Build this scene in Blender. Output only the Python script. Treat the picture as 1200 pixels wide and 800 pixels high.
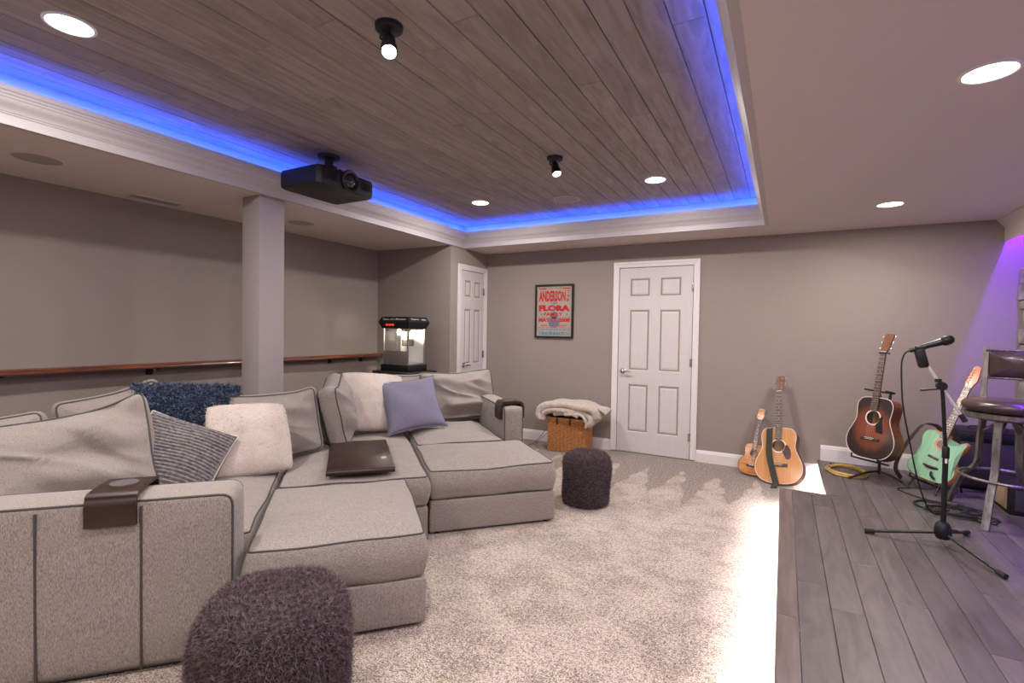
import bpy, bmesh, math, random
import numpy as np
from mathutils import Vector, Matrix, noise, Quaternion
random.seed(7); rng = np.random.default_rng(7)
for o in list(bpy.data.objects): bpy.data.objects.remove(o)
S = bpy.context.scene
COL = S.collection
PI = math.pi
R = math.radians
# ------------------------------------------------------------------ camera
def setup_camera():
    yaw, pitch, roll = R(28.67), R(1.274), R(.953)
    cy, sy = math.cos(yaw), math.sin(yaw)
    f = Vector((-sy*math.cos(pitch), cy*math.cos(pitch), -math.sin(pitch)))
    r = Vector((cy, sy, 0)); u = r.cross(f)
    c, s = math.cos(roll), math.sin(roll)
    r2 = c*r + s*u; u2 = -s*r + c*u
    cd = bpy.data.cameras.new('camera'); cam = bpy.data.objects.new('camera', cd); COL.objects.link(cam)
    cd.sensor_width = 36; cd.lens = 582.55/1200*36; cd.clip_start = .02
    m = Matrix((r2, u2, -f)).transposed().to_4x4(); m.translation = (0, 0, 1.35)
    cam.matrix_world = m
    S.camera = cam
setup_camera()
# ------------------------------------------------------------------ world, exposure
w = bpy.data.worlds.new('world'); S.world = w; w.use_nodes = True
w.node_tree.nodes['Background'].inputs[0].default_value = (.9, .85, .85, 1)
w.node_tree.nodes['Background'].inputs[1].default_value = .02
S.view_settings.view_transform = 'Standard'; S.view_settings.look = 'None'
S.view_settings.exposure = 0.0; S.view_settings.gamma = 1; S.view_settings.use_curve_mapping = False
E_TRAY, E_SOFFIT, E_SPOT = 33, 24, 12        # watts of the ceiling lamps
C_LAMP = (1, .945, .885)
LED_BLUE, LED_BLUE_E = (.02, .085, 1), 74
LED_PURPLE, LED_PURPLE_E = (.19, .035, 1), 430
LED_WHITE, LED_WHITE_E = (1, .95, .92), 400
# ------------------------------------------------------------------ dimensions
ZC = 2.33; ZT = 2.60; ZF = .17
XL, YB, XR, YF = -4.55, 5.53, 1.72, -2.8
# ------------------------------------------------------------------ materials
def pm(name, c1, c2=None, *a_, **k_):
    w_ = k_.pop('warp', 0); m = pm0(name, c1, c2, *a_, **k_)
    if w_:
        for n in m.node_tree.nodes:
            if n.type == 'TEX_NOISE': n.inputs['Distortion'].default_value = w_
    return m
def pm0(name, c1, c2=None, scale=40, stretch=(1, 1, 1), rough=.6, metal=0, bump=0, bscale=None, dist=.002,
       lo=.35, hi=.65, detail=4, rand=0, coord='Object', spec=.5, alpha=None, sheen=0, coat=0, trans=0):
    m = bpy.data.materials.new(name); m.use_nodes = True
    N = m.node_tree.nodes; L = m.node_tree.links; B = N['Principled BSDF']
    B.inputs['Roughness'].default_value = rough; B.inputs['Metallic'].default_value = metal
    B.inputs['Specular IOR Level'].default_value = spec
    if sheen: B.inputs['Sheen Weight'].default_value = sheen
    if coat: B.inputs['Coat Weight'].default_value = coat; B.inputs['Coat Roughness'].default_value = .12
    if trans: B.inputs['Transmission Weight'].default_value = trans
    B.inputs['Base Color'].default_value = (*c1, 1)
    tc = N.new('ShaderNodeTexCoord'); src = tc.outputs[coord] if coord != 'World' else None
    if coord == 'World':
        g = N.new('ShaderNodeNewGeometry'); src = g.outputs['Position']
    oi = N.new('ShaderNodeObjectInfo')
    if c2 or rand or bump:
        mp = N.new('ShaderNodeMapping'); mp.inputs['Scale'].default_value = stretch
        if rand:
            ad = N.new('ShaderNodeVectorMath'); ad.operation = 'MULTIPLY_ADD'
            ad.inputs[1].default_value = (37, 41, 29); L.new(oi.outputs['Random'], ad.inputs[0]); L.new(src, ad.inputs[2]); src = ad.outputs[0]
        L.new(src, mp.inputs['Vector'])
    if c2:
        n = N.new('ShaderNodeTexNoise'); n.inputs['Scale'].default_value = scale; n.inputs['Detail'].default_value = detail
        L.new(mp.outputs[0], n.inputs['Vector'])
        cr = N.new('ShaderNodeValToRGB'); cr.color_ramp.elements[0].position = lo; cr.color_ramp.elements[1].position = hi
        cr.color_ramp.elements[0].color = (*c1, 1); cr.color_ramp.elements[1].color = (*c2, 1)
        L.new(n.outputs['Fac'], cr.inputs[0]); out = cr.outputs[0]
        if rand:
            hv = N.new('ShaderNodeHueSaturation'); mr = N.new('ShaderNodeMapRange')
            mr.inputs['To Min'].default_value = 1-rand; mr.inputs['To Max'].default_value = 1+rand
            L.new(oi.outputs['Random'], mr.inputs['Value']); L.new(mr.outputs[0], hv.inputs['Value']); L.new(out, hv.inputs['Color']); out = hv.outputs[0]
        L.new(out, B.inputs['Base Color'])
    if bump:
        n2 = N.new('ShaderNodeTexNoise'); n2.inputs['Scale'].default_value = bscale or scale; n2.inputs['Detail'].default_value = 3
        L.new(mp.outputs[0], n2.inputs['Vector'])
        bp = N.new('ShaderNodeBump'); bp.inputs['Strength'].default_value = bump; bp.inputs['Distance'].default_value = dist
        L.new(n2.outputs['Fac'], bp.inputs['Height']); L.new(bp.outputs[0], B.inputs['Normal'])
    return m
def emis(name, c, e):
    m = bpy.data.materials.new(name); m.use_nodes = True
    B = m.node_tree.nodes['Principled BSDF']
    B.inputs['Base Color'].default_value = (*c, 1); B.inputs['Emission Color'].default_value = (*c, 1); B.inputs['Emission Strength'].default_value = e
    return m
def glass(name, c=(1, 1, 1), mixf=.08):
    m = bpy.data.materials.new(name); m.use_nodes = True
    N = m.node_tree.nodes; L = m.node_tree.links
    for n in list(N):
        if n.type != 'OUTPUT_MATERIAL': N.remove(n)
    t = N.new('ShaderNodeBsdfTransparent'); t.inputs[0].default_value = (*c, 1)
    g = N.new('ShaderNodeBsdfGlossy'); g.inputs['Roughness'].default_value = .05
    x = N.new('ShaderNodeMixShader'); x.inputs[0].default_value = mixf
    L.new(t.outputs[0], x.inputs[1]); L.new(g.outputs[0], x.inputs[2]); L.new(x.outputs[0], N['Material Output'].inputs[0])
    return m
M = {}
M['wall'] = pm('wall_paint', (.285, .238, .208), (.30, .251, .220), 120, rough=.85, bump=.25, bscale=260, dist=.001, coord='World', spec=.2)
M['ceil'] = pm('ceiling_paint', (.62, .545, .505), (.635, .56, .52), 90, rough=.9, bump=.3, bscale=180, dist=.001, coord='World', spec=.2)
M['crown'] = pm('crown_paint', (.44, .395, .385), rough=.5)
M['trim'] = pm('white_trim_paint', (.72, .66, .66), rough=.45, spec=.4)
M['door'] = pm('white_door_paint', (.58, .53, .525), (.60, .548, .54), 30, (1, 1, .1), rough=.45, bump=.15, bscale=60, dist=.001, spec=.4)
M['post'] = pm('post_paint', (.36, .31, .30), rough=.7)
M['plank'] = pm('ceiling_board_wood', (.225, .184, .163), (.345, .294, .268), 5, (3.6, .5, 3), rough=.7, bump=.3, bscale=18, rand=.09, coord='World', detail=9, lo=.3, hi=.68, warp=1.4)
M['floorwood'] = pm('stage_board_wood', (.084, .067, .063), (.134, .111, .106), 6, (3.2, .5, 3), rough=.42, bump=.15, bscale=26, rand=.17, coord='World', detail=9, lo=.3, hi=.7, warp=1.2)
M['nosing'] = pm('stage_nosing_wood', (.10, .072, .062), (.15, .112, .10), 9, (4, .4, 3), rough=.35, rand=.15, coord='World', detail=7)
M['dark'] = pm('dark_gap', (.02, .017, .016), rough=.9)
M['fabric'] = None
M['piping'] = pm('dark_grey_piping', (.050, .042, .043), (.075, .064, .064), 300, rough=.8)
M['darkwood'] = pm('espresso_wood', (.022, .010, .007), (.042, .021, .015), 12, (.3, 3, 3), rough=.42, spec=.35, coat=.06, detail=6)
M['shelfwood'] = pm('red_brown_wood', (.09, .022, .011), (.24, .062, .026), 10, (3, .4, 3), rough=.3, coat=.5, detail=6)
M['black'] = pm('black_plastic', (.009, .008, .009), rough=.5, spec=.35)
M['blackm'] = pm('black_metal', (.02, .019, .02), rough=.35, metal=.4)
M['rubber'] = pm('black_rubber', (.012, .011, .012), rough=.8)
M['chrome'] = pm('brushed_nickel', (.55, .52, .50), rough=.25, metal=1)
M['boomsteel'] = pm('bright_steel', (.62, .60, .60), rough=.3, metal=.35)
M['steel'] = pm('dull_steel', (.35, .32, .32), rough=.4, metal=.8)
M['iron'] = pm('antique_pewter_metal', (.13, .115, .10), (.30, .27, .245), 30, (2, 2, .4), rough=.38, metal=.75, detail=6, lo=.3, hi=.7)
M['leather'] = pm('brown_leather', (.045, .022, .018), (.065, .034, .028), 25, rough=.3, bump=.3, bscale=120, coat=.3)
M['white'] = pm('white_plastic', (.8, .78, .78), rough=.5)
M['wicker'] = pm('wicker', (.36, .135, .04), (.62, .28, .09), 60, rough=.55, rand=.1, detail=3)
M['wickerdark'] = pm('wicker_gap', (.05, .018, .007), rough=.8)
M['leathertan'] = pm('basket_leather', (.10, .035, .015), rough=.5)
M['lav'] = pm('lavender_cloth', (.155, .143, .205), (.195, .180, .25), 120, rough=.9, bump=.5, bscale=320, sheen=.2)
M['fur'] = pm('cream_fur', (.52, .43, .37), (.62, .53, .47), 6, rough=.95, sheen=.3, bump=.6, bscale=90, dist=.006)
M['furstrand'] = pm('cream_fur_strands', (.47, .36, .295), (.72, .63, .56), 9, rough=.9, sheen=.2, lo=.4, hi=.58)
M['pouf'] = pm('plum_grey_plush', (.035, .026, .029), rough=.95)
M['poufstrand'] = pm('plum_grey_plush_strands', (.050, .031, .034), (.225, .162, .170), 70, rough=.9, spec=.2, detail=5)
M['navy'] = pm('navy_yarn', (.012, .018, .045), rough=.95)
M['navystrand'] = pm('navy_yarn_loops', (.014, .022, .055), (.16, .20, .29), 60, rough=.8, detail=2, lo=.4, hi=.68)
M['fleece'] = pm('cream_fleece', (.42, .335, .275), (.56, .47, .40), 35, rough=.95, sheen=.4, bump=1, bscale=130, dist=.006, detail=5)
M['yellowcable'] = pm('yellow_cable', (.48, .30, .07), (.60, .40, .12), 60, rough=.5)
M['grille'] = pm('amp_grille', (.03, .026, .026), (.06, .052, .05), 400, rough=.8)
M['tan'] = pm('tan_grille_cloth', (.28, .18, .11), (.40, .27, .17), 200, rough=.85)
M['spruce'] = pm('spruce_top', (.46, .19, .055), (.56, .26, .085), 26, (6, 1, .15), rough=.45, coat=.12, detail=4)
M['koa'] = pm('flamed_koa', (.36, .11, .012), (.55, .21, .035), 18, (1, 1, 3), rough=.45, coat=.12, detail=5)
M['mahog'] = pm('mahogany', (.11, .028, .012), (.19, .055, .022), 20, (4, 2, .3), rough=.45, coat=.12)
M['rosewood'] = pm('rosewood', (.045, .02, .014), (.085, .04, .028), 30, (4, 2, .3), rough=.4)
M['headwood'] = pm('headstock_wood', (.12, .040, .020), (.17, .058, .028), 20, rough=.45, coat=.12)
M['orangewood'] = pm('orange_wood', (.50, .16, .04), (.60, .22, .07), 15, (3, 1, .3), rough=.45, coat=.12)
M['seafoam'] = pm('seafoam_green_top', (.22, .44, .26), (.28, .52, .33), 22, (6, 1, .15), rough=.45, coat=.12)
M['ivory'] = pm('ivory_binding', (.72, .66, .58), rough=.4)
M['pickred'] = pm('dark_red_pickguard', (.055, .008, .008), rough=.25)
M['string'] = pm('string_metal', (.6, .55, .5), rough=.3, metal=1)
M['strapgreen'] = pm('dark_green_strap', (.028, .03, .02), (.04, .045, .03), 200, rough=.9)
M['strapbrown'] = pm('brown_strap', (.045, .028, .024), (.065, .042, .036), 60, rough=.6)
M['stone'] = pm('ledger_stone', (.20, .17, .15), (.40, .35, .31), 9, rough=.9, bump=1, bscale=30, dist=.01, rand=.25, coord='World', detail=8)
M['paper'] = pm('poster_paper', (.37, .31, .26), rough=.8)
M['red'] = pm('poster_red_ink', (.48, .010, .007), rough=.8)
M['teal'] = pm('poster_blue_ink', (.07, .22, .30), rough=.8)
M['popwhite'] = pm('white_lettering', (.6, .58, .58), rough=.6)
M['kettle'] = pm('kettle_metal', (.16, .145, .135), rough=.4, metal=.6)
M['glass'] = glass('clear_glass', (.97, .98, .97), .07)
M['picglass'] = glass('picture_glass', (1, 1, 1), .015)
M['lens'] = pm('lens_glass', (.01, .012, .015), rough=.05, coat=1)
M['lamp'] = emis('lamp_diffuser', (1, .96, .95), 14)
M['lampspot'] = emis('spot_lens', (.85, .93, 1), 30)
M['ledblue'] = emis('blue_led', LED_BLUE, LED_BLUE_E)
M['ledpurple'] = emis('purple_led', LED_PURPLE, LED_PURPLE_E)
M['ledwhite'] = emis('white_led', LED_WHITE, LED_WHITE_E)
M['bulb'] = emis('popcorn_bulb', (1, .93, .80), 22)
M['redlamp'] = emis('red_switch', (1, .04, .015), 1.2)
M['coaster'] = pm('coaster_felt', (.07, .058, .056), (.13, .11, .108), 200, rough=.9)

def fabric_mat(name, stretch):
    m = bpy.data.materials.new(name); m.use_nodes = True
    N = m.node_tree.nodes; L = m.node_tree.links; B = N['Principled BSDF']
    B.inputs['Roughness'].default_value = .92; B.inputs['Sheen Weight'].default_value = .15; B.inputs['Specular IOR Level'].default_value = .2
    tc = N.new('ShaderNodeTexCoord'); mp = N.new('ShaderNodeMapping'); mp.inputs['Scale'].default_value = stretch
    L.new(tc.outputs['Object'], mp.inputs[0])
    n = N.new('ShaderNodeTexNoise'); n.inputs['Scale'].default_value = 420; n.inputs['Detail'].default_value = 3; L.new(mp.outputs[0], n.inputs[0])
    cr = N.new('ShaderNodeValToRGB'); cr.color_ramp.elements[0].position = .36; cr.color_ramp.elements[1].position = .64
    cr.color_ramp.elements[0].color = (.20, .167, .146, 1); cr.color_ramp.elements[1].color = (.37, .317, .283, 1)
    L.new(n.outputs['Fac'], cr.inputs[0])
    L.new(cr.outputs[0], B.inputs['Base Color'])
    n2 = N.new('ShaderNodeTexNoise'); n2.inputs['Scale'].default_value = 7; n2.inputs['Detail'].default_value = 2; L.new(tc.outputs['Object'], n2.inputs[0])
    b1 = N.new('ShaderNodeBump'); b1.inputs['Strength'].default_value = .35; b1.inputs['Distance'].default_value = .0025; L.new(n.outputs['Fac'], b1.inputs['Height'])
    b2 = N.new('ShaderNodeBump'); b2.inputs['Strength'].default_value = .35; b2.inputs['Distance'].default_value = .03
    L.new(n2.outputs['Fac'], b2.inputs['Height']); L.new(b1.outputs[0], b2.inputs['Normal']); L.new(b2.outputs[0], B.inputs['Normal'])
    return m
M['fabric'] = fabric_mat('grey_linen_upright', (1, 1, .22))
M['fabricflat'] = fabric_mat('grey_linen', (.3, 1, 1))

def sunburst():
    m = pm('sunburst_mahogany', (.15, .035, .012), rough=.42, coat=.12)
    N = m.node_tree.nodes; L = m.node_tree.links; B = N['Principled BSDF']
    tc = N['Texture Coordinate'] if 'Texture Coordinate' in N else N.new('ShaderNodeTexCoord')
    mp = N.new('ShaderNodeMapping'); mp.inputs['Location'].default_value = (0, 0, -1.02); mp.inputs['Scale'].default_value = (5.0, 0, 4.1)
    L.new(tc.outputs['Object'], mp.inputs[0])
    ln = N.new('ShaderNodeVectorMath'); ln.operation = 'LENGTH'; L.new(mp.outputs[0], ln.inputs[0])
    n = N.new('ShaderNodeTexNoise'); n.inputs['Scale'].default_value = 22; n.inputs['Detail'].default_value = 5
    mp2 = N.new('ShaderNodeMapping'); mp2.inputs['Scale'].default_value = (5, 1, .2); L.new(tc.outputs['Object'], mp2.inputs[0]); L.new(mp2.outputs[0], n.inputs[0])
    ma = N.new('ShaderNodeMath'); ma.operation = 'MULTIPLY_ADD'; L.new(n.outputs['Fac'], ma.inputs[0]); ma.inputs[1].default_value = .3; L.new(ln.outputs['Value'], ma.inputs[2])
    cr = N.new('ShaderNodeValToRGB'); e = cr.color_ramp.elements
    e[0].position = .2; e[0].color = (.25, .055, .018, 1); e[1].position = 1.12; e[1].color = (.018, .006, .004, 1)
    x = e.new(.75); x.color = (.15, .030, .011, 1)
    L.new(ma.outputs[0], cr.inputs[0]); L.new(cr.outputs[0], B.inputs['Base Color'])
    return m
M['sunburst'] = sunburst()

def carpet_mat():
    m = bpy.data.materials.new('beige_carpet'); m.use_nodes = True
    N = m.node_tree.nodes; L = m.node_tree.links; B = N['Principled BSDF']
    B.inputs['Roughness'].default_value = .95; B.inputs['Sheen Weight'].default_value = .3; B.inputs['Specular IOR Level'].default_value = .1
    g = N.new('ShaderNodeNewGeometry'); P = g.outputs['Position']
    def nz(s, d, dist=0):
        n = N.new('ShaderNodeTexNoise'); n.inputs['Scale'].default_value = s; n.inputs['Detail'].default_value = d; n.inputs['Distortion'].default_value = dist; L.new(P, n.inputs[0]); return n.outputs['Fac']
    def math_(op, a, b=None, c=None):
        n = N.new('ShaderNodeMath'); n.operation = op
        for i, v in enumerate((a, b, c)):
            if v is None: continue
            if isinstance(v, (int, float)): n.inputs[i].default_value = v
            else: L.new(v, n.inputs[i])
        return n.outputs[0]
    sp = N.new('ShaderNodeSeparateXYZ'); L.new(P, sp.inputs[0])
    fine = nz(150, 2); mid = nz(55, 3); big = nz(3.2, 4, .6); med = nz(9, 3, .4)
    # vacuum marks: triangular strokes of pile lying the other way near the back wall
    tri = math_('PINGPONG', math_('ADD', sp.outputs['X'], .03), .16)
    y0 = math_('MULTIPLY_ADD', tri, 5.5, 4.12)
    y0 = math_('MULTIPLY_ADD', big, 1.1, math_('SUBTRACT', y0, .5))
    mk_ = N.new('ShaderNodeMapRange'); mk_.inputs['From Min'].default_value = -.03; mk_.inputs['From Max'].default_value = .05
    L.new(math_('SUBTRACT', y0, sp.outputs['Y']), mk_.inputs['Value'])
    patch = N.new('ShaderNodeMapRange'); patch.inputs['From Min'].default_value = .40; patch.inputs['From Max'].default_value = .56
    L.new(math_('MULTIPLY_ADD', med, .45, math_('MULTIPLY', big, .55)), patch.inputs['Value'])
    nap = math_('MULTIPLY', mk_.outputs[0], math_('MULTIPLY_ADD', patch.outputs[0], .6, .4))
    f1 = math_('MULTIPLY_ADD', math_('SUBTRACT', fine, .5), 3.4, .25)
    f2 = math_('MULTIPLY_ADD', math_('SUBTRACT', mid, .5), 1.6, f1)
    f3 = math_('MULTIPLY_ADD', nap, .44, f2)
    cr = N.new('ShaderNodeValToRGB'); e = cr.color_ramp.elements
    e[0].position = 0; e[0].color = (.10, .068, .050, 1); e[1].position = 1; e[1].color = (.62, .51, .425, 1)
    x = e.new(.5); x.color = (.33, .255, .202, 1)
    L.new(f3, cr.inputs[0]); L.new(cr.outputs[0], B.inputs['Base Color'])
    b = N.new('ShaderNodeBump'); b.inputs['Strength'].default_value = .8; b.inputs['Distance'].default_value = .008
    L.new(math_('ADD', fine, mid), b.inputs['Height']); L.new(b.outputs[0], B.inputs['Normal'])
    return m
M['carpet'] = carpet_mat()

def corduroy():
    m = pm('grey_corduroy', (.2, .18, .18), rough=.95, sheen=.3)
    N = m.node_tree.nodes; L = m.node_tree.links; B = N['Principled BSDF']
    n = N.new('ShaderNodeTexNoise'); n.inputs['Scale'].default_value = 60; tc = N['Texture Coordinate']
    L.new(tc.outputs['Object'], n.inputs[0])
    cr = N.new('ShaderNodeValToRGB'); cr.color_ramp.elements[0].color = (.10, .085, .088, 1); cr.color_ramp.elements[1].color = (.24, .21, .212, 1)
    cr.color_ramp.elements[0].position = .35; cr.color_ramp.elements[1].position = .65
    L.new(n.outputs['Fac'], cr.inputs[0]); L.new(cr.outputs[0], B.inputs['Base Color'])
    return m
M['cord'] = corduroy()
# ------------------------------------------------------------------ geometry kit
class G:
    def __init__(s): s.V = []; s.F = []
    def add(s, V, F):
        o = len(s.V); s.V += [tuple(v) for v in V]; s.F += [tuple(i+o for i in f) for f in F]; return s
    def box(s, c, d, bev=0, rot=None, seg=2):
        bm = bmesh.new(); bmesh.ops.create_cube(bm, size=1)
        for v in bm.verts: v.co = Vector((v.co.x*d[0], v.co.y*d[1], v.co.z*d[2]))
        if bev: bmesh.ops.bevel(bm, geom=bm.edges[:], offset=bev, segments=seg, profile=.5, affect='EDGES')
        if rot is not None: bmesh.ops.transform(bm, matrix=rot.to_4x4(), verts=bm.verts)
        bm.verts.index_update()
        V = [v.co+Vector(c) for v in bm.verts]; F = [[v.index for v in f.verts] for f in bm.faces]; bm.free()
        return s.add(V, F)
    def tube(s, pts, r, seg=8, closed=False, caps=True, flat=None):
        pts = [Vector(p) for p in pts]; n = len(pts)
        rs = r if isinstance(r, (list, tuple)) else [r]*n
        V = []; F = []
        T0 = None; nrm = None
        for i, p in enumerate(pts):
            a = pts[(i-1) % n] if (closed or i > 0) else p
            b = pts[(i+1) % n] if (closed or i < n-1) else p
            t = (b-a).normalized() if (b-a).length > 1e-9 else Vector((0, 0, 1))
            if nrm is None:
                nrm = t.orthogonal().normalized() if flat is None else Vector(flat)
                nrm = (nrm - t*nrm.dot(t)).normalized()
            else:
                if flat is not None: nrm = Vector(flat)
                nrm = (nrm - t*nrm.dot(t)).normalized()
            bi = t.cross(nrm)
            for k in range(seg):
                an = 2*PI*k/seg
                rr = rs[i]
                if isinstance(rr, (tuple, list)): V.append(p+nrm*math.cos(an)*rr[0]+bi*math.sin(an)*rr[1])
                else: V.append(p+(nrm*math.cos(an)+bi*math.sin(an))*rr)
        m = n if closed else n-1
        for i in range(m):
            j = (i+1) % n
            for k in range(seg):
                F.append((i*seg+k, i*seg+(k+1) % seg, j*seg+(k+1) % seg, j*seg+k))
        if caps and not closed:
            F.append(tuple(reversed(range(seg)))); F.append(tuple((n-1)*seg+k for k in range(seg)))
        return s.add(V, F)
    def ribbon(s, pts, wdir, w, t):
        # flat strap with thickness: rectangular section swept, width along wdir
        pts = [Vector(p) for p in pts]; n = len(pts); V = []; F = []
        for i, p in enumerate(pts):
            tt = (pts[min(i+1, n-1)]-pts[max(i-1, 0)]).normalized()
            wd = Vector(wdir[i] if isinstance(wdir, list) else wdir); wd = (wd-tt*wd.dot(tt)).normalized(); nn = tt.cross(wd)
            ww = w[i] if isinstance(w, list) else w
            for a, b in ((-1, -1), (1, -1), (1, 1), (-1, 1)): V.append(p+wd*a*ww/2+nn*b*t/2)
        for i in range(n-1):
            for k in range(4): F.append((i*4+k, i*4+(k+1) % 4, i*4+4+(k+1) % 4, i*4+4+k))
        F += [(3, 2, 1, 0), tuple((n-1)*4+k for k in range(4))]
        return s.add(V, F)
    def lathe(s, prof, c=(0, 0, 0), seg=24, axis=None):
        V = []; F = []; n = len(prof); c = Vector(c)
        q = Vector((0, 0, 1)).rotation_difference(Vector(axis)) if axis is not None else None
        for r, z in prof:
            for k in range(seg):
                a = 2*PI*k/seg; v = Vector((r*math.cos(a), r*math.sin(a), z))
                if q: v = q @ v
                V.append(v+c)
        for i in range(n-1):
            for k in range(seg): F.append((i*seg+k, i*seg+(k+1) % seg, (i+1)*seg+(k+1) % seg, (i+1)*seg+k))
        if prof[0][0] > 1e-6: F.append(tuple(reversed(range(seg))))
        if prof[-1][0] > 1e-6: F.append(tuple((n-1)*seg+k for k in range(seg)))
        return s.add(V, F)
    def prism(s, poly, z0, z1, bev=0):
        bm = bmesh.new(); vs = [bm.verts.new((x, y, z0)) for x, y in poly]; f = bm.faces.new(vs)
        r = bmesh.ops.extrude_face_region(bm, geom=[f]); 
        for v in r['geom']:
            if isinstance(v, bmesh.types.BMVert): v.co.z = z1
        bmesh.ops.recalc_face_normals(bm, faces=bm.faces)
        if bev: 
            ed = [e for e in bm.edges if abs(e.verts[0].co.z-e.verts[1].co.z) < 1e-6]
            bmesh.ops.bevel(bm, geom=ed, offset=bev, segments=2, profile=.5, affect='EDGES')
        bm.verts.index_update()
        V = [v.co.copy() for v in bm.verts]; F = [[v.index for v in f.verts] for f in bm.faces]; bm.free()
        return s.add(V, F)
    def map(s, fn): s.V = [tuple(fn(Vector(v))) for v in s.V]; return s
    def mat(s, m): return s.map(lambda v: m @ v)
    def build(s, name, mat, parent=None, smooth=True, kind=None, label=None, loc=None, ang=38):
        me = bpy.data.meshes.new(name); me.from_pydata(s.V, [], s.F)
        me.materials.append(M[mat] if isinstance(mat, str) else mat)
        bm = bmesh.new(); bm.from_mesh(me); bmesh.ops.recalc_face_normals(bm, faces=bm.faces)
        for f in bm.faces: f.smooth = smooth
        if smooth:
            for e in bm.edges:
                if len(e.link_faces) == 2 and e.calc_face_angle(0) > R(ang): e.smooth = False
        bm.to_mesh(me); bm.free()
        o = bpy.data.objects.new(name, me); COL.objects.link(o)
        if parent: o.parent = parent
        if loc is not None: o.location = loc
        if kind: o['kind'] = kind
        if label: o['label'] = label
        return o
def thing(name, label, cat, loc=(0, 0, 0), rz=0, group=None, matrix=None):
    o = bpy.data.objects.new(name, None); COL.objects.link(o); o.empty_display_size = .1
    o.location = loc; o.rotation_euler = (0, 0, rz)
    if matrix is not None: o.matrix_world = matrix
    o['label'] = label; o['category'] = cat
    if group: o['group'] = group
    return o
def tag(o, label, cat, group=None):
    o['label'] = label; o['category'] = cat
    if group: o['group'] = group
    return o
def struct(name, loc=(0, 0, 0)):
    o = bpy.data.objects.new(name, None); COL.objects.link(o); o.location = loc; o['kind'] = 'structure'; return o
def dup(root):
    r = root.copy(); COL.objects.link(r)
    for ch in list(root.children):
        c = ch.copy(); COL.objects.link(c); c.parent = r
        for g in list(ch.children):
            d = g.copy(); COL.objects.link(d); d.parent = c
    return r
def strands(name, P, Nn, length, width, mat, parent, bend=.5, curl=0.0, jitter=.35, kind='stuff', segs=2):
    """short fibres as thin bent strips (numpy)"""
    n = len(P); P = np.asarray(P, float); Nn = np.asarray(Nn, float)
    d = Nn+rng.normal(0, jitter, (n, 3)); d /= np.linalg.norm(d, axis=1)[:, None]
    side = np.cross(d, rng.normal(0, 1, (n, 3))); side /= np.linalg.norm(side, axis=1)[:, None]
    bd = rng.normal(0, 1, (n, 3)); bd -= d*(bd*d).sum(1)[:, None]; bd /= np.linalg.norm(bd, axis=1)[:, None]
    L = (length*(.6+.8*rng.random(n)))[:, None]
    rows = []
    for i in range(segs+1):
        t = i/segs; c = P+d*L*t*(1-.25*bend*t)+bd*L*bend*t*t
        if i == segs: rows.append([c])
        else: rows.append([c-side*width*(1-.5*t), c+side*width*(1-.5*t)])
    V = np.stack([x for r in rows for x in r], 1).reshape(-1, 3); k = 2*segs+1
    base = np.arange(n)[:, None]*k; F = []
    quads = []
    for i in range(segs-1): quads.append(base+np.array([2*i, 2*i+1, 2*i+3, 2*i+2]))
    tri = base+np.array([2*segs-2, 2*segs-1, 2*segs])
    me = bpy.data.meshes.new(name)
    q = np.concatenate(quads, 0) if quads else np.zeros((0, 4), int)
    lv = np.concatenate([q.ravel(), tri.ravel()]); nl = len(lv)
    ls = np.concatenate([np.arange(len(q))*4, len(q)*4+np.arange(len(tri))*3])
    me.vertices.add(len(V)); me.vertices.foreach_set('co', V.ravel()); me.loops.add(nl); me.loops.foreach_set('vertex_index', lv.astype(np.int32))
    me.polygons.add(len(ls)); me.polygons.foreach_set('loop_start', ls.astype(np.int32))
    me.polygons.foreach_set('use_smooth', np.ones(len(ls), bool)); me.update(calc_edges=True); me.validate()
    me.materials.append(M[mat]); o = bpy.data.objects.new(name, me); COL.objects.link(o); o.parent = parent
    if kind: o['kind'] = kind
    return o
def surf_sample(o, n):
    me = o.data; me.calc_loop_triangles()
    co = np.empty(len(me.vertices)*3); me.vertices.foreach_get('co', co); co = co.reshape(-1, 3)
    t = np.empty(len(me.loop_triangles)*3, int); me.loop_triangles.foreach_get('vertices', t); t = t.reshape(-1, 3)
    a, b, c = co[t[:, 0]], co[t[:, 1]], co[t[:, 2]]; cr = np.cross(b-a, c-a); ar = np.linalg.norm(cr, axis=1)
    i = rng.choice(len(t), n, p=ar/ar.sum()); u = rng.random((n, 2)); s = np.sqrt(u[:, :1]); v = u[:, 1:]
    P = a[i]*(1-s)+b[i]*s*(1-v)+c[i]*s*v; N_ = cr[i]/ar[i][:, None]
    return P, N_
def text_mesh(name, txt, mat, parent, loc, width, height, rot=(PI/2, 0, 0), depth=.0006, bold=.0, kind=None):
    cu = bpy.data.curves.new(name, 'FONT'); cu.body = txt; cu.size = 1; cu.offset = bold; cu.extrude = 0; cu.resolution_u = 2
    o = bpy.data.objects.new(name, cu); COL.objects.link(o)
    dg = bpy.context.evaluated_depsgraph_get(); me = bpy.data.meshes.new_from_object(o.evaluated_get(dg))
    bpy.data.objects.remove(o)
    xs = [v.co.x for v in me.vertices]; ys = [v.co.y for v in me.vertices]
    x0, x1, y0, y1 = min(xs), max(xs), min(ys), max(ys)
    for v in me.vertices: v.co = ((v.co.x-x0)/(x1-x0)*width-width/2, (v.co.y-y0)/(y1-y0)*height, 0)
    me.materials.clear(); me.materials.append(M[mat])
    o = bpy.data.objects.new(name, me); COL.objects.link(o); o.parent = parent; o.location = loc; o.rotation_euler = rot
    return o
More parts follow.
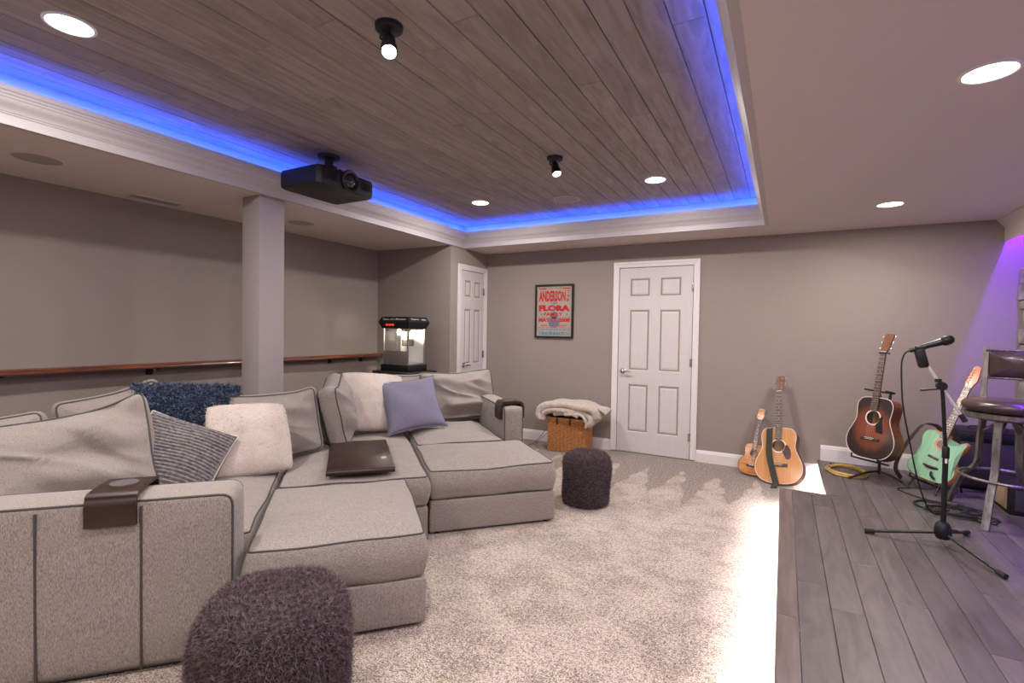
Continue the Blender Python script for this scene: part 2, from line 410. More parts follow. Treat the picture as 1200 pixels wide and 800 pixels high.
def catmull(pts, n=8, closed=False):
    P = [Vector(p) for p in pts]; out = []; m = len(P)
    rngm = m if closed else m-1
    for i in range(rngm):
        if closed: a, b, c, d = P[(i-1) % m], P[i], P[(i+1) % m], P[(i+2) % m]
        else: a, b, c, d = P[max(i-1, 0)], P[i], P[i+1], P[min(i+2, m-1)]
        for k in range(n):
            t = k/n; out.append(.5*((2*b)+(c-a)*t+(2*a-5*b+4*c-d)*t*t+(3*b-a-3*c+d)*t**3))
    if not closed: out.append(P[-1])
    return out
# ------------------------------------------------------------------ room shell
fl = G().box((( XL+XR)/2, (YB+YF)/2, -.05), (XR-XL+.4, YB-YF+.4, .1)).build('floor', 'carpet', smooth=False, kind='structure')
G().box((XL-.06, (YB+YF)/2, 1.4), (.12, YB-YF+.36, 2.9)).build('wall_left', 'wall', smooth=False, kind='structure')
G().box(((XL+XR)/2, YB+.06, 1.4), (XR-XL+.24, .12, 2.9)).build('wall_back', 'wall', smooth=False, kind='structure')
G().box(((XL+XR)/2, YF-.06, 1.4), (XR-XL+.24, .12, 2.9)).build('wall_front', 'wall', smooth=False, kind='structure')
wr = G().box((XR+.06, (YB+YF)/2, 1.4), (.12, YB-YF, 2.9)).build('wall_right', 'wall', smooth=False, kind='structure')
# closet block jutting out in the back left corner
G().box(((XL-3.42)/2, (4.74+YB)/2, ZC/2+.02), (-3.42-XL, YB-4.74, ZC-.0)).build('wall_closet', 'wall', smooth=False, kind='structure')
TX0, TX1, TY0, TY1 = -3.41, -.17, .07, 5.0        # opening of the tray
UX0, UX1, UY0, UY1 = -3.48, -.10, 0.0, 5.07       # its upper walls
g = G()
for x0, x1, y0, y1 in ((XL, TX0, YF, YB), (TX1, XR, YF, YB), (TX0, TX1, TY1, YB), (TX0, TX1, YF, TY0)):
    g.box(((x0+x1)/2, (y0+y1)/2, ZC+.025), (x1-x0, y1-y0, .05))
for x0, x1, y0, y1 in ((XL, UX0, YF, YB), (UX1, XR, YF, YB), (UX0, UX1, UY1, YB), (UX0, UX1, YF, UY0)):
    g.box(((x0+x1)/2, (y0+y1)/2, ZC+.225), (x1-x0, y1-y0, .35))
ceil = g.build('ceiling', 'ceil', smooth=False, kind='structure')
G().box(((UX0+UX1)/2, (UY0+UY1)/2, ZT+.06), (UX1-UX0+.1, UY1-UY0+.1, .04)).build('ceiling_backing', 'dark', ceil, smooth=False)
# ceiling boards, each an object
bw = .1325
def board_mesh(w_, l_, t_, name, mat, up=False):
    g = G(); h = 1 if up else -1; c = .0022
    V = [(-w_/2, 0, 0), (w_/2, 0, 0), (w_/2, l_, 0), (-w_/2, l_, 0)]
    V1 = [(x, y, h*(t_-c)) for x, y, z in V]; V2 = [(x-math.copysign(c, x), min(max(y, c), l_-c), h*t_) for x, y, z in V]
    g.add(V+V1+V2, [(0, 1, 5, 4), (1, 2, 6, 5), (2, 3, 7, 6), (3, 0, 4, 7), (4, 5, 9, 8), (5, 6, 10, 9), (6, 7, 11, 10), (7, 4, 8, 11), (8, 9, 10, 11), (3, 2, 1, 0)])
    me = bpy.data.meshes.new(name); me.from_pydata(g.V, [], g.F)
    bm = bmesh.new(); bm.from_mesh(me); bmesh.ops.recalc_face_normals(bm, faces=bm.faces); bm.to_mesh(me); bm.free()
    me.materials.append(M[mat]); return me
cache = {}
def place_board(name, w_, x, y0, l_, z, t_, mat, parent, up):
    k = (name, round(w_, 4), round(l_, 2), t_)
    if k not in cache: cache[k] = board_mesh(w_-(.0036 if name == 'ceiling_board' else .0016), round(l_, 2)-.0015, t_, name, mat, up)
    o = bpy.data.objects.new(name, cache[k]); COL.objects.link(o); o.parent = parent; o.location = (x, y0, z); return o
# one board edge falls at x=-.298
x = -.298+bw/2+bw
x = UX1-bw/2+.03
edges = [-.298+bw*k for k in range(-25, 3)]
rr = random.Random(3)
for e in edges:
    xa, xb = max(e, UX0), min(e+bw, UX1)
    if xb-xa < .02: continue
    y = UY0; first = True
    while y < UY1-.01:
        l_ = rr.choice([.9, 1.2, 1.5, 1.8, 2.1, 2.4]); 
        if first: l_ *= rr.choice([.4, .6, .8, 1]); first = False
        l_ = round(min(l_, UY1-y), 2)
        if UY1-(y+l_) < .25: l_ = round(UY1-y, 2)
        place_board('ceiling_board', round(xb-xa, 4), (xa+xb)/2, y, l_, ZT+.03, .03+rr.choice([0, .0012, .002]), 'plank', ceil, False)
        y += l_
# frieze edge (white) + crown moulding ring + led strip
def ring_sweep(prof, name, mat, parent=None, kind=None):
    # prof: (inward offset, z) closed section ; corners mitred
    g = G(); cs = [(TX0, TY0, 1, 1), (TX1, TY0, -1, 1), (TX1, TY1, -1, -1), (TX0, TY1, 1, -1)]
    n = len(prof); V = []
    for cx, cy, sx, sy in cs:
        for d, z in prof: V.append((cx+sx*d, cy+sy*d, z))
    F = []
    for i in range(4):
        j = (i+1) % 4
        for k in range(n): F.append((i*n+k, i*n+(k+1) % n, j*n+(k+1) % n, j*n+k))
    g.add(V, F); return g.build(name, mat, parent, smooth=True, kind=kind, ang=25)
ring_sweep([(-.03, ZC-.001), (.004, ZC-.001), (.004, ZC+.052), (-.03, ZC+.052)], 'trim_1', 'crown', kind='structure')
crown = ring_sweep([(-.01, 2.380), (.008, 2.380), (.010, 2.388), (.014, 2.392), (.016, 2.400), (.024, 2.412), (.038, 2.424), (.044, 2.436), (.046, 2.448), (.050, 2.452), (.051, 2.462),
            (.055, 2.466), (.057, 2.478), (.062, 2.482), (.063, 2.508), (.052, 2.508), (.050, 2.478), (-.01, 2.470)], 'trim_2', 'crown', kind='structure')
led = ring_sweep([(-.014, 2.482), (.002, 2.482), (.002, 2.490), (-.014, 2.490)], 'led_strip', 'ledblue')
tag(led, 'glowing blue light strip hidden behind the crown moulding of the ceiling recess', 'light strip')
# ------------------------------------------------------------------ post
pr_ = G().box((-3.55, 2.46, ZC/2), (.21, .21, ZC), .004).build('trim_3', 'post', kind='structure')
# ------------------------------------------------------------------ baseboards
def baseboard(name, p0, p1, z0=0, h=.125, t=.016, nrm=(0, -1)):
    p0 = Vector(p0); p1 = Vector(p1); d = p1-p0; L_ = d.length; nx, ny = nrm
    g = G(); prof = [(0, 0), (t, 0), (t, h-.03), (t-.004, h-.022), (t-.004, h-.014), (t-.010, h), (0, h)]
    V = []
    for p in (p0, p1):
        for o_, z in prof: V.append((p.x+nx*o_, p.y+ny*o_, z0+z))
    n = len(prof); F = [(k, (k+1) % n, n+(k+1) % n, n+k) for k in range(n)]+[tuple(reversed(range(n))), tuple(range(n, 2*n))]
    return g.add(V, F).build(name, 'trim', smooth=False, kind='structure')
baseboard('baseboard_back', (-3.42, YB, 0), (-1.707, YB, 0))
baseboard('baseboard_back_right', (-.795, YB, 0), (.312, YB, 0))
baseboard('baseboard_stage', (.33, YB, 0), (XR, YB, 0), ZF, .145)
baseboard('baseboard_left', (XL, YF, 0), (XL, 4.74, 0), nrm=(1, 0))
baseboard('baseboard_closet', (XL, 4.74, 0), (-3.42, 4.74, 0))
baseboard('baseboard_front', (XL, YF, 0), (0, YF, 0), nrm=(0, 1))
# ------------------------------------------------------------------ doors
def door(name, loc, rz, W, H, lever_x):
    root = struct(name, loc); root.rotation_euler = (0, 0, rz)
    # local: x along width (0..W), outward = -y
    fy = -.006
    st = .115*W/.78; mid = .105*W/.78; pw = (W-2*st-mid)/2
    xs = [0, st, st+pw, st+pw+mid, W-st, W]
    zs = [0, .235, .235+.56*H/2.03, .235+.56*H/2.03+.16, 0, 0, 0]
    zs = [0, .11*H, .37*H, .445*H, .775*H, .845*H, .945*H, H]
    V = []; F = []; g = G()
    holes = []
    for i in range(5):
        for j in range(7):
            x0, x1, z0, z1 = xs[i], xs[i+1], zs[j], zs[j+1]
            if i in (1, 3) and j in (1, 3, 5): holes.append((x0, x1, z0, z1)); continue
            g.add([(x0, fy, z0), (x1, fy, z0), (x1, fy, z1), (x0, fy, z1)], [(0, 1, 2, 3)])
    for a, b in (((0, 0), (W, 0)), ((W, 0), (W, H)), ((W, H), (0, H)), ((0, H), (0, 0))):
        g.add([(a[0], fy, a[1]), (b[0], fy, b[1]), (b[0], fy+.03, b[1]), (a[0], fy+.03, a[1])], [(0, 1, 2, 3)])
    leaf = g.build('door_leaf', 'door', root, smooth=False)
    for x0, x1, z0, z1 in holes:
        g = G(); rings = [(0, 0), (.010, .0075), (.016, .008), (.040, .002), (.042, .002)]
        V = []
        for ins, dp in rings: V += [(x0+ins, fy+dp, z0+ins), (x1-ins, fy+dp, z0+ins), (x1-ins, fy+dp, z1-ins), (x0+ins, fy+dp, z1-ins)]
        F = [(r*4+k, r*4+(k+1) % 4, r*4+4+(k+1) % 4, r*4+4+k) for r in range(len(rings)-1) for k in range(4)]+[(16, 17, 18, 19)]
        g.add(V, F).build('door_panel', 'door', leaf, smooth=False)
    # casing
    cw = .062; gp = .006; prof = [(0, -.004), (0, -.014), (.008, -.017), (.03, -.018), (.045, -.024), (cw, -.024), (cw, 0.0)]
    path = [(-gp, 0), (-gp, H+gp), (W+gp, H+gp), (W+gp, 0)]; out = [(-1, 0), (-1, 1), (1, 1), (1, 0)]
    V = []; n = len(prof)
    for (x_, z_), (ox, oz) in zip(path, out):
        for o_, y_ in prof: V.append((x_+ox*o_, y_, z_+oz*o_))
    F = [(i*n+k, i*n+k+1, (i+1)*n+k+1, (i+1)*n+k) for i in range(3) for k in range(n-1)]
    G().add(V, F).build('door_frame', 'trim', root, smooth=False)
    # dark reveal gap around the leaf
    G().box((-gp/2, -.001, H/2), (gp, .004, H)).box((W+gp/2, -.001, H/2), (gp, .004, H)).box((W/2, -.001, H+gp/2), (W+2*gp, .004, gp)).build('door_gap', 'dark', root, smooth=False)
    for z_ in (.21*H/2.03+.02, H*.5, H-.23):
        G().lathe([(0, -.045), (.006, -.045), (.007, -.04), (.007, .04), (.006, .045), (0, .045)], (W+.003, -.016, z_), 10).box((W-.008, -.0075, z_), (.02, .003, .085)).build('hinge', 'chrome', root)
    lx = lever_x; lz = .905
    g = G().lathe([(0, 0), (.032, 0), (.033, .004), (.028, .009), (.012, .011), (.011, .045), (0, .046)], (lx, fy, lz), 20, (0, -1, 0))
    lv = catmull([(lx-.004, fy-.045, lz), (lx+.03, fy-.05, lz+.003), (lx+.07, fy-.047, lz-.003), (lx+.105, fy-.04, lz-.006)], 5)
    g.tube(lv, [.011-.0003*i for i in range(len(lv))], 10)
    g.build('door_handle', 'chrome', root)
    G().box((-.002, -.008, .9), (.006, .004, .05)).build('latch_plate', 'chrome', root, smooth=False)
    return root
door('door_1', (-1.643, YB, .012), 0, .79, 2.055, .055)
door('door_2', (-3.42, 4.955, .012), PI/2, .50, 2.055, .06)
# ------------------------------------------------------------------ stage
stg = thing('stage_platform', 'low stage of dark grey-brown wood planks along the right side of the room', 'stage', (0, 0, 0))
NX, NY = .31, 4.35
G().box(((.034+XR)/2, (YF+NY-.034)/2, .07), (XR-.034, NY-YF-.034, .14)).box(((NX+.034+XR)/2, (NY+YB)/2-.017, .07), (XR-NX-.034, YB-NY+.034, .14)).build('platform_base', 'dark', stg, smooth=False)
rr = random.Random(11)
fw = .1245; x0 = .0835
k = 0
while x0+fw*k < XR-.01:
    xa = x0+fw*k; xb = min(xa+fw, XR)
    cut = NX+.06
    if xb <= cut+.01: ytop = NY-.062
    else: ytop = YB
    if xa < cut < xb-.01:
        place_board('stage_plank', round(xb-cut, 4), (cut+xb)/2, NY-.062, round(YB-NY+.062, 2), ZF-.018, .018, 'floorwood', stg, True); ytop = NY-.062
    y = YF; first = True
    while y < ytop-.01:
        l_ = rr.choice([.6, .9, 1.2, 1.5, 1.8])
        if first: l_ *= rr.choice([.3, .6, .9]); first = False
        l_ = round(min(l_, ytop-y), 2)
        if ytop-(y+l_) < .2: l_ = round(ytop-y, 3)
        place_board('stage_plank', round(xb-xa, 4), (xa+xb)/2, y, l_, ZF-.018, .018+rr.choice([0, .0004, .0008]), 'floorwood', stg, True)
        y += l_
    k += 1
def nosing(p0, p1, out, mt='nosing'):
    p0 = Vector(p0); p1 = Vector(p1); ox, oy = out; w_ = .0815
    prof = [(-.004, -.037), (0, -.035), (0, -.008), (-.006, 0), (-w_, .0), (-w_, -.018), (-.010, -.020), (-.010, -.037)]
    V = [(p.x+ox*a, p.y+oy*a, ZF+.001+b) for p in (p0, p1) for a, b in prof]; n = len(prof)
    return G().add(V, [(k, (k+1) % n, n+(k+1) % n, n+k) for k in range(n)]+[tuple(reversed(range(n))), tuple(range(n, 2*n))]).build('stage_nosing', mt, stg, smooth=False)
y = YF
for y1 in (-.9, .55, 2.378, NY):
    nosing((0, y+.0008, 0), (0, y1-.0008, 0), (-1, 0)); y = y1
nosing((.082, NY, 0), (NX+.062, NY, 0), (0, 1), 'floorwood')
nosing((NX, NY+.001, 0), (NX, YB-.001, 0), (-1, 0), 'floorwood')
# white led tape under the nosing
g = G().box((.024, (YF+NY)/2, .143), (.008, NY-YF-.06, .005)).box((NX/2+.01, NY-.024, .143), (NX-.06, .008, .005)).box((NX+.024, (NY+YB)/2, .143), (.008, YB-NY-.05, .005))
tag(g.build('edge_light_strip', 'ledwhite', smooth=False), 'white light strip glowing under the stage edge onto the carpet', 'light strip')
# ------------------------------------------------------------------ stone wall pieces
rr = random.Random(5)
z = ZF
while z < ZC-.03:
    h = min(rr.choice([.075, .1, .13, .15]), ZC-z); y = 3.3-rr.random()*.2
    while y < YB-.02:
        l_ = min(rr.choice([.18, .26, .34, .45]), YB-.004-y)
        if YB-(y+l_) < .1: l_ = YB-.004-y
        dep = .035+rr.random()*.035
        bm = bmesh.new(); bmesh.ops.create_cube(bm, size=1)
        for v in bm.verts:
            v.co = Vector((v.co.x*dep, v.co.y*(l_-.006), v.co.z*(h-.006)))
            if v.co.x < 0: v.co += Vector((rr.uniform(-.008, .012), rr.uniform(-.006, .004), rr.uniform(-.004, .004)))
        bmesh.ops.bevel(bm, geom=bm.edges[:], offset=.006, segments=1, affect='EDGES')
        me = bpy.data.meshes.new('stone'); bm.to_mesh(me); bm.free(); me.materials.append(M['stone'])
        o = bpy.data.objects.new('stone', me); COL.objects.link(o); o.parent = wr; o.location = (XR-dep/2+.004, y+l_/2, z+h/2)
        y += l_
    z += h
# ------------------------------------------------------------------ valance with purple led
g = G(); prof = [(1.515, ZC), (1.518, 2.318), (1.532, 2.308), (1.545, 2.285), (1.562, 2.268), (1.567, 2.255), (1.567, 2.146), (1.576, 2.146), (1.576, ZC)]
n = len(prof); V = [(x_, y_, z_) for y_ in (YF, YB-.001) for x_, z_ in prof]
g.add(V, [(k, (k+1) % n, n+(k+1) % n, n+k) for k in range(n)]+[tuple(reversed(range(n))), tuple(range(n, 2*n))]).build('trim_4', 'ceil', smooth=False, kind='structure')
g = G().box((1.620, (YF+YB)/2, 2.306), (.010, YB-YF-.06, .010))
tag(g.build('purple_light_strip', 'ledpurple', smooth=False), 'purple light strip behind the valance above the stone wall', 'light strip')
# ------------------------------------------------------------------ ceiling lamps
def can(loc, label, watts, group, rad=.076):
    loc = (loc[0], loc[1], loc[2]-(.004 if loc[2] == ZT else 0))
    t = thing('ceiling_light', label, 'ceiling light', loc, 0, group)
    G().lathe([(rad+.014, 0), (rad+.013, -.004), (rad+.003, -.006), (rad, -.003), (rad, .012), (rad+.014, .012)], seg=36).build('trim_ring', 'white', t)
    G().lathe([(0, -.0015), (rad, -.0015), (rad, .006), (0, .006)], seg=36).build('diffuser', 'lamp', t)
    ld = bpy.data.lights.new('lamp', 'AREA'); ld.shape = 'DISK'; ld.size = rad*1.9; ld.energy = watts; ld.color = C_LAMP
    lo = bpy.data.objects.new('lamp', ld); COL.objects.link(lo); lo.parent = t; lo.location = (0, 0, -.008)
    return t
can((-2.65, .95, ZT), 'round recessed light in the wood board ceiling nearest the camera, upper left', E_TRAY, 'recessed lights in the board ceiling')
can((-2.644, 4.143, ZT), 'small round recessed light in the board ceiling near the far left corner of the recess', E_TRAY, 'recessed lights in the board ceiling')
can((-.952, 4.129, ZT), 'round recessed light in the board ceiling above the white door', E_TRAY, 'recessed lights in the board ceiling')
can((-.95, .95, ZT), 'round recessed light in the board ceiling just out of view above the camera', E_TRAY, 'recessed lights in the board ceiling')
can((.665, 4.58, ZC), 'round recessed light in the smooth ceiling, near the back wall over the guitars', E_SOFFIT, 'recessed lights over the stage')
can((.64, 2.46, ZC), 'large bright recessed light in the smooth ceiling at the top right', E_SOFFIT, 'recessed lights over the stage')
can((.64, .35, ZC), 'round recessed light over the stage front, out of view', E_SOFFIT, 'recessed lights over the stage')
can((-1.0, -1.3, ZC), 'round recessed light behind the camera on the right', E_SOFFIT*1.5, 'recessed lights behind the seating')
can((-3.0, -1.3, ZC), 'round recessed light behind the camera on the left', E_SOFFIT*1.5, 'recessed lights behind the seating')
def spot(loc, label, aim):
    t = thing('ceiling_spotlight', label, 'spotlight', loc, 0, 'black spotlights on the board ceiling')
    G().lathe([(0, -.026), (.045, -.026), (.056, -.018), (.058, 0), (0, 0)], seg=28).build('canopy', 'black', t)
    G().tube(catmull([(0, 0, -.02), (-.028, -.012, -.036), (-.03, -.014, -.052), (0, 0, -.066)], 5), .005, 8).tube([(0, 0, -.02), (0, 0, -.07)], .008, 8).build('bracket', 'black', t)
    d = Vector(aim).normalized(); c = Vector((0, 0, -.062))
    G().lathe([(0, -.02), (.02, -.02), (.026, -.012), (.028, .02), (.034, .05), (.034, .082), (.030, .082), (.029, .070), (0, .070)], c, 24, d).build('spot_head', 'black', t)
    G().lathe([(0, .072), (.028, .072), (.028, .074), (0, .076)], c, 20, d).build('spot_lens', 'lampspot', t)
    ld = bpy.data.lights.new('lamp', 'SPOT'); ld.energy = E_SPOT*4; ld.spot_size = R(70); ld.spot_blend = .6; ld.shadow_soft_size = .025; ld.color = (.9, .95, 1)
    lo = bpy.data.objects.new('lamp', ld); COL.objects.link(lo); lo.parent = t; lo.location = c+d*.09
    lo.rotation_euler = (-d).to_track_quat('Z', 'Y').to_euler()
spot((-1.464, 1.573, ZT), 'black ceiling spotlight with a lit lens, the nearer one in front of the projector', (.35, -.35, -.8))
spot((-1.478, 3.30, ZT), 'black ceiling spotlight, the farther one above the back chaise', (.35, -.30, -.85))
def speaker(loc, label, r=.115):
    t = thing('ceiling_speaker', label, 'speaker', loc, 0, 'round in-ceiling speakers')
    G().lathe([(r+.008, 0), (r+.008, -.003), (r, -.004), (r, 0)], seg=40).build('bezel', 'ceil', t)
    G().lathe([(0, -.0022), (r, -.0022), (r, 0), (0, 0)], seg=40).build('grille', M['spk'], t)
M['spk'] = pm('speaker_grille', (.30, .255, .24), (.38, .33, .31), 500, rough=.8)
speaker((-3.95, 1.26, ZC), 'round flush speaker in the low ceiling at the upper left')
speaker((-4.017, 3.168, ZC), 'round flush speaker in the low ceiling behind the square post')
speaker((-1.834, 4.383, ZT-.004), 'round flush speaker in the wood board ceiling near its back edge')
t = thing('ceiling_vent', 'narrow white air vent in the low ceiling near the left wall', 'vent', (-4.37, 2.10, ZC))
G().box((-.0, .18, -.003), (.13, .012, .006)).box((0, -.18, -.003), (.13, .012, .006)).box((-.06, 0, -.003), (.012, .37, .006)).box((.06, 0, -.003), (.012, .37, .006)).build('vent_frame', 'trim', t, smooth=False)
G().box((0, 0, -.001), (.11, .35, .001)).build('vent_back', 'dark', t, smooth=False)
for i in range(8):
    G().box((-.049+.014*i, 0, -.004), (.009, .35, .0016), rot=Matrix.Rotation(R(30), 3, 'Y')).build('vent_slat', 'crown', t, smooth=False)
# ------------------------------------------------------------------ projector
t = thing('projector', 'black video projector with round lens hanging from the board ceiling', 'projector', (-2.95, 2.56, 2.32))
ch = [(-.19, -.255), (.17, -.255), (.20, -.235), (.205, -.1), (.205, .1), (.20, .235), (.17, .255), (-.19, .255), (-.205, .22), (-.205, -.22)]
g = G(); rings = [(.93, .0), (.985, .008), (1, .03), (1, .105), (.97, .128), (.9, .134)]
V = [(x_*s_, y_*s_, z_) for s_, z_ in rings for x_, y_ in ch]; n = len(ch)
F = [(r*n+k, r*n+(k+1) % n, (r+1)*n+(k+1) % n, (r+1)*n+k) for r in range(len(rings)-1) for k in range(n)]+[tuple(reversed(range(n))), tuple((len(rings)-1)*n+k for k in range(n))]
g.add(V, F).build('housing', 'black', t, ang=30)
G().lathe([(.078, 0), (.080, .018), (.072, .026), (.060, .024), (.050, .006), (0, .004)], (.198, .01, .072), 32, (1, 0, 0)).build('lens_ring', 'blackm', t)
ln = G().lathe([(.050, 0), (.04, .014), (.02, .022), (0, .024)], (.204, .01, .072), 28, (1, 0, 0)).build('lens', 'lens', t)
for i in range(9): G().box((.2065, -.205+i*.012, .07), (.003, .005, .06)).build('vent_fin', 'rubber', t, smooth=False)
for i in range(6): G().box((.2065, .135+i*.014, .07), (.003, .006, .05)).build('vent_fin', 'rubber', t, smooth=False)
G().lathe([(0, 0), (.012, 0), (.012, .012), (0, .012)], (.05, -.16, .134), 12).build('button', 'blackm', t)
for sx, sy in ((-.12, -.17), (.12, -.17), (.12, .17), (-.12, .17)):
    G().tube([(sx, sy, .12), (sx*.4, sy*.3, .19)], .008, 6).build('mount_arm', 'black', t)
G().lathe([(0, .185), (.06, .185), (.06, .2), (.03, .205), (.03, .25), (.075, .258), (.08, .28), (0, .28)], (0, 0, 0), 24).build('ceiling_mount', 'black', t)
# ------------------------------------------------------------------ bar shelf on the left wall
t = thing('bar_shelf', 'long red-brown live edge wood ledge along the left wall', 'shelf', (XL, 0, 1.0))
g = G(); V = []; F = []; ys = [YF*.3+i*(4.71-YF*.3)/60 for i in range(61)]
for y_ in ys:
    wv = .165+.014*noise.noise(Vector((0, y_*1.4, 0)))+.006*noise.noise(Vector((3, y_*6, 0)))
    V += [(.002, y_, .0), (wv-.014, y_, 0), (wv, y_, .012), (wv-.004, y_, .026), (wv-.014, y_, .034), (.002, y_, .034)]
for i in range(60):
    for k in range(6): F.append((i*6+k, i*6+(k+1) % 6, i*6+6+(k+1) % 6, i*6+6+k))
F += [tuple(reversed(range(6))), tuple(360+k for k in range(6))]
g.add(V, F).build('shelf_board', 'shelfwood', t, ang=50)
for y_ in (-.2, 1.22, 2.14, 3.10, 3.98, 4.45):
    G().box((.003, y_, -.03), (.006, .05, .06)).box((.07, y_, -.006), (.13, .035, .010)).build('bracket', 'blackm', t)
    G().lathe([(0, 0), (.009, 0), (.009, .006), (0, .008)], (.128, y_-.02, -.012), 10, (1, 0, 0)).build('bolt', 'steel', t)
# ------------------------------------------------------------------ framed poster
t = thing('framed_poster', 'framed red and blue letterpress gig poster on the back wall beside the white door', 'poster', (-2.445, YB-.002, 1.592))
PWd, PH = .50, .645
for a, b, c, d in ((0, PH/2-.01, PWd, .02), (0, -PH/2+.01, PWd, .02)): G().box((a, -.014, b), (c, .028, d), .002).build('frame_bar', 'black', t, smooth=False)
for a, b, c, d in ((-PWd/2+.01, 0, .02, PH-.04), (PWd/2-.01, 0, .02, PH-.04)): G().box((a, -.014, b), (c, .028, d), .002).build('frame_bar', 'black', t, smooth=False)
pp = G().box((0, -.006, 0), (PWd-.036, .004, PH-.036)).build('poster_sheet', 'paper', t, smooth=False)
def ptxt(s_, mat, x_, z_, w_, h_, bold=.03, dy=0, rot=(PI/2, 0, 0)): return text_mesh('lettering', s_, mat, pp, (x_, -.0088-dy, z_), w_, h_, rot, bold=bold)
def pbar(x_, z_, w_, h_, mat='red'): return G().box((x_, -.0085, z_), (w_, .001, h_)).build('print_bar', mat, pp, smooth=False)
pbar(-.155, .272, .10, .014); pbar(.155, .272, .10, .014); ptxt('ONE YEAR', 'red', 0, .266, .19, .012, .01)
ptxt('ANDERSON', 'red', -.03, .115, .35, .132, .045)
for i, c_ in enumerate('TWP'): ptxt(c_, 'red', .182, .212-i*.05, .038, .038, .03)
ptxt('THE', 'red', -.005, .088, .10, .016, .02)
ptxt('FLORA', 'red', 0, -.002, .41, .075, .075)
ptxt('FAMILY', 'red', -.01, -.058, .25, .040, .04)
pbar(0, -.072, .41, .003)
ptxt('MAY 17, 2008', 'red', 0, -.142, .41, .060, .06)
ptxt('DAY AND NIGHT', 'red', 0, -.186, .34, .022, .03)
pbar(0, -.200, .41, .004)
ptxt('1228 POINTE PLACE', 'teal', 0, -.238, .41, .025, .02)
ptxt('CINCINNATI', 'teal', -.03, -.290, .34, .040, .07)
ptxt('OH', 'teal', .175, -.288, .045, .036, .03)
# blue guitar silhouette overprint and two stars
def disc(pts, mat, dy=.0004): 
    V = [(x_, -.0088-dy, z_) for x_, z_ in pts]; return G().add(V, [tuple(range(len(V)))]).build('print_shape', mat, pp, smooth=False)
M['teal2'] = pm('poster_blue_overprint', (.10, .17, .25), rough=.8)
gs = []
for k in range(40):
    a = 2*PI*k/40; gs.append((.074*math.sin(a)-.0, -.135-.066*math.cos(a)))
disc(gs, 'teal2', -.0006); disc([(.05*math.sin(2*PI*k/30), -.05+.042*math.cos(2*PI*k/30)) for k in range(30)], 'teal2', -.0006)
disc([(-.006, -.02), (.006, -.02), (.006, .22), (-.006, .22)], 'teal2', .0003)
for sx in (-1, 1): disc([(sx*.168+(.02 if k % 2 == 0 else .009)*math.sin(PI*k/5), -.04+(.02 if k % 2 == 0 else .009)*math.cos(PI*k/5)) for k in range(10)], 'teal')
G().box((0, -.0155, 0), (PWd-.038, .0012, PH-.038)).build('glass_pane', 'picglass', t, smooth=False)

# ------------------------------------------------------------------ upholstery kit
def offset_poly(poly, d):
    # inset (d>0) a convex CCW polygon given densely; move along vertex normals
    n = len(poly); out = []
    for i in range(n):
        a, b = Vector(poly[i-1]), Vector(poly[(i+1) % n]); t = (b-a).normalized(); nrm = Vector((-t.y, t.x))
        out.append(Vector(poly[i])+nrm*d)
    return out
def round_poly(corners, rc=.04, nc=5, ne=10):
    C = [Vector(c) for c in corners]; n = len(C); P = []
    for i in range(n):
        p, a, b = C[i], C[i-1], C[(i+1) % n]; d1 = (a-p).normalized(); d2 = (b-p).normalized()
        half = math.acos(max(-1, min(1, d1.dot(d2))))/2; L_ = rc/math.tan(half); c0 = p+d1*L_; c1 = p+d2*L_
        for k in range(nc+1):
            t = k/nc; P.append(c0*(1-t)**2+p*2*t*(1-t)+c1*t*t)
        # edge to the next corner
        q = C[(i+1) % n]; e = C[(i+2) % n]; h2 = math.acos(max(-1, min(1, (p-q).normalized().dot((e-q).normalized()))))/2
        s1 = q+(p-q).normalized()*(rc/math.tan(h2))
        for k in range(1, ne): P.append(c1.lerp(s1, k/ne))
    return P
def pad(corners, z0, z1, rc=.04, er=.025, bulge=.012, crown=.02, crown_b=0.0, ne=12, fn=None, nring=9):
    """upholstered block. returns G, top loop, bottom loop"""
    P = round_poly(corners, rc, 5, ne); n = len(P); c = sum(P, Vector((0, 0)))/n
    rings = []
    def scaled(base, s_): return [c+(p-c)*s_ for p in base]
    inner = offset_poly(P, er)
    for s_ in [i/nring for i in range(1, nring+1)][::1]: rings.append((scaled(inner, s_), z0-crown_b*(1-s_**3)))
    for k in range(1, 4): a = PI/2*k/3; rings.append((offset_poly(P, er*(1-math.sin(a))), z0+er*(1-math.cos(a))))
    for k in range(1, 5): t = k/5; rings.append((offset_poly(P, -bulge*math.sin(PI*t)), z0+er+(z1-z0-2*er)*t))
    for k in range(0, 4): a = PI/2*k/3; rings.append((offset_poly(P, er*(1-math.cos(a))), z1-er+er*math.sin(a)))
    for s_ in [i/nring for i in range(nring-1, 0, -1)]: rings.append((scaled(inner, s_), z1+crown*(1-s_**3)))
    V = [(c.x, c.y, z0-crown_b)]+[(p.x, p.y, z) for r_, z in rings for p in r_]+[(c.x, c.y, z1+crown)]
    F = [(0, 1+(k+1) % n, 1+k) for k in range(n)]
    for i in range(len(rings)-1):
        for k in range(n): a = 1+i*n+k; b = 1+i*n+(k+1) % n; F.append((a, b, b+n, a+n))
    last = 1+(len(rings)-1)*n; F += [(last+k, last+(k+1) % n, len(V)-1) for k in range(n)]
    g = G().add(V, F)
    e2 = er*.3
    top = [Vector((p.x, p.y, z1-e2*.9)) for p in offset_poly(P, e2)]; bot = [Vector((p.x, p.y, z0+e2*.9)) for p in offset_poly(P, e2)]
    if fn: g.map(fn); top = [fn(p) for p in top]; bot = [fn(p) for p in bot]
    return g, top, bot
def uv(u, v): return (.685*u-.729*v, .729*u+.685*v)
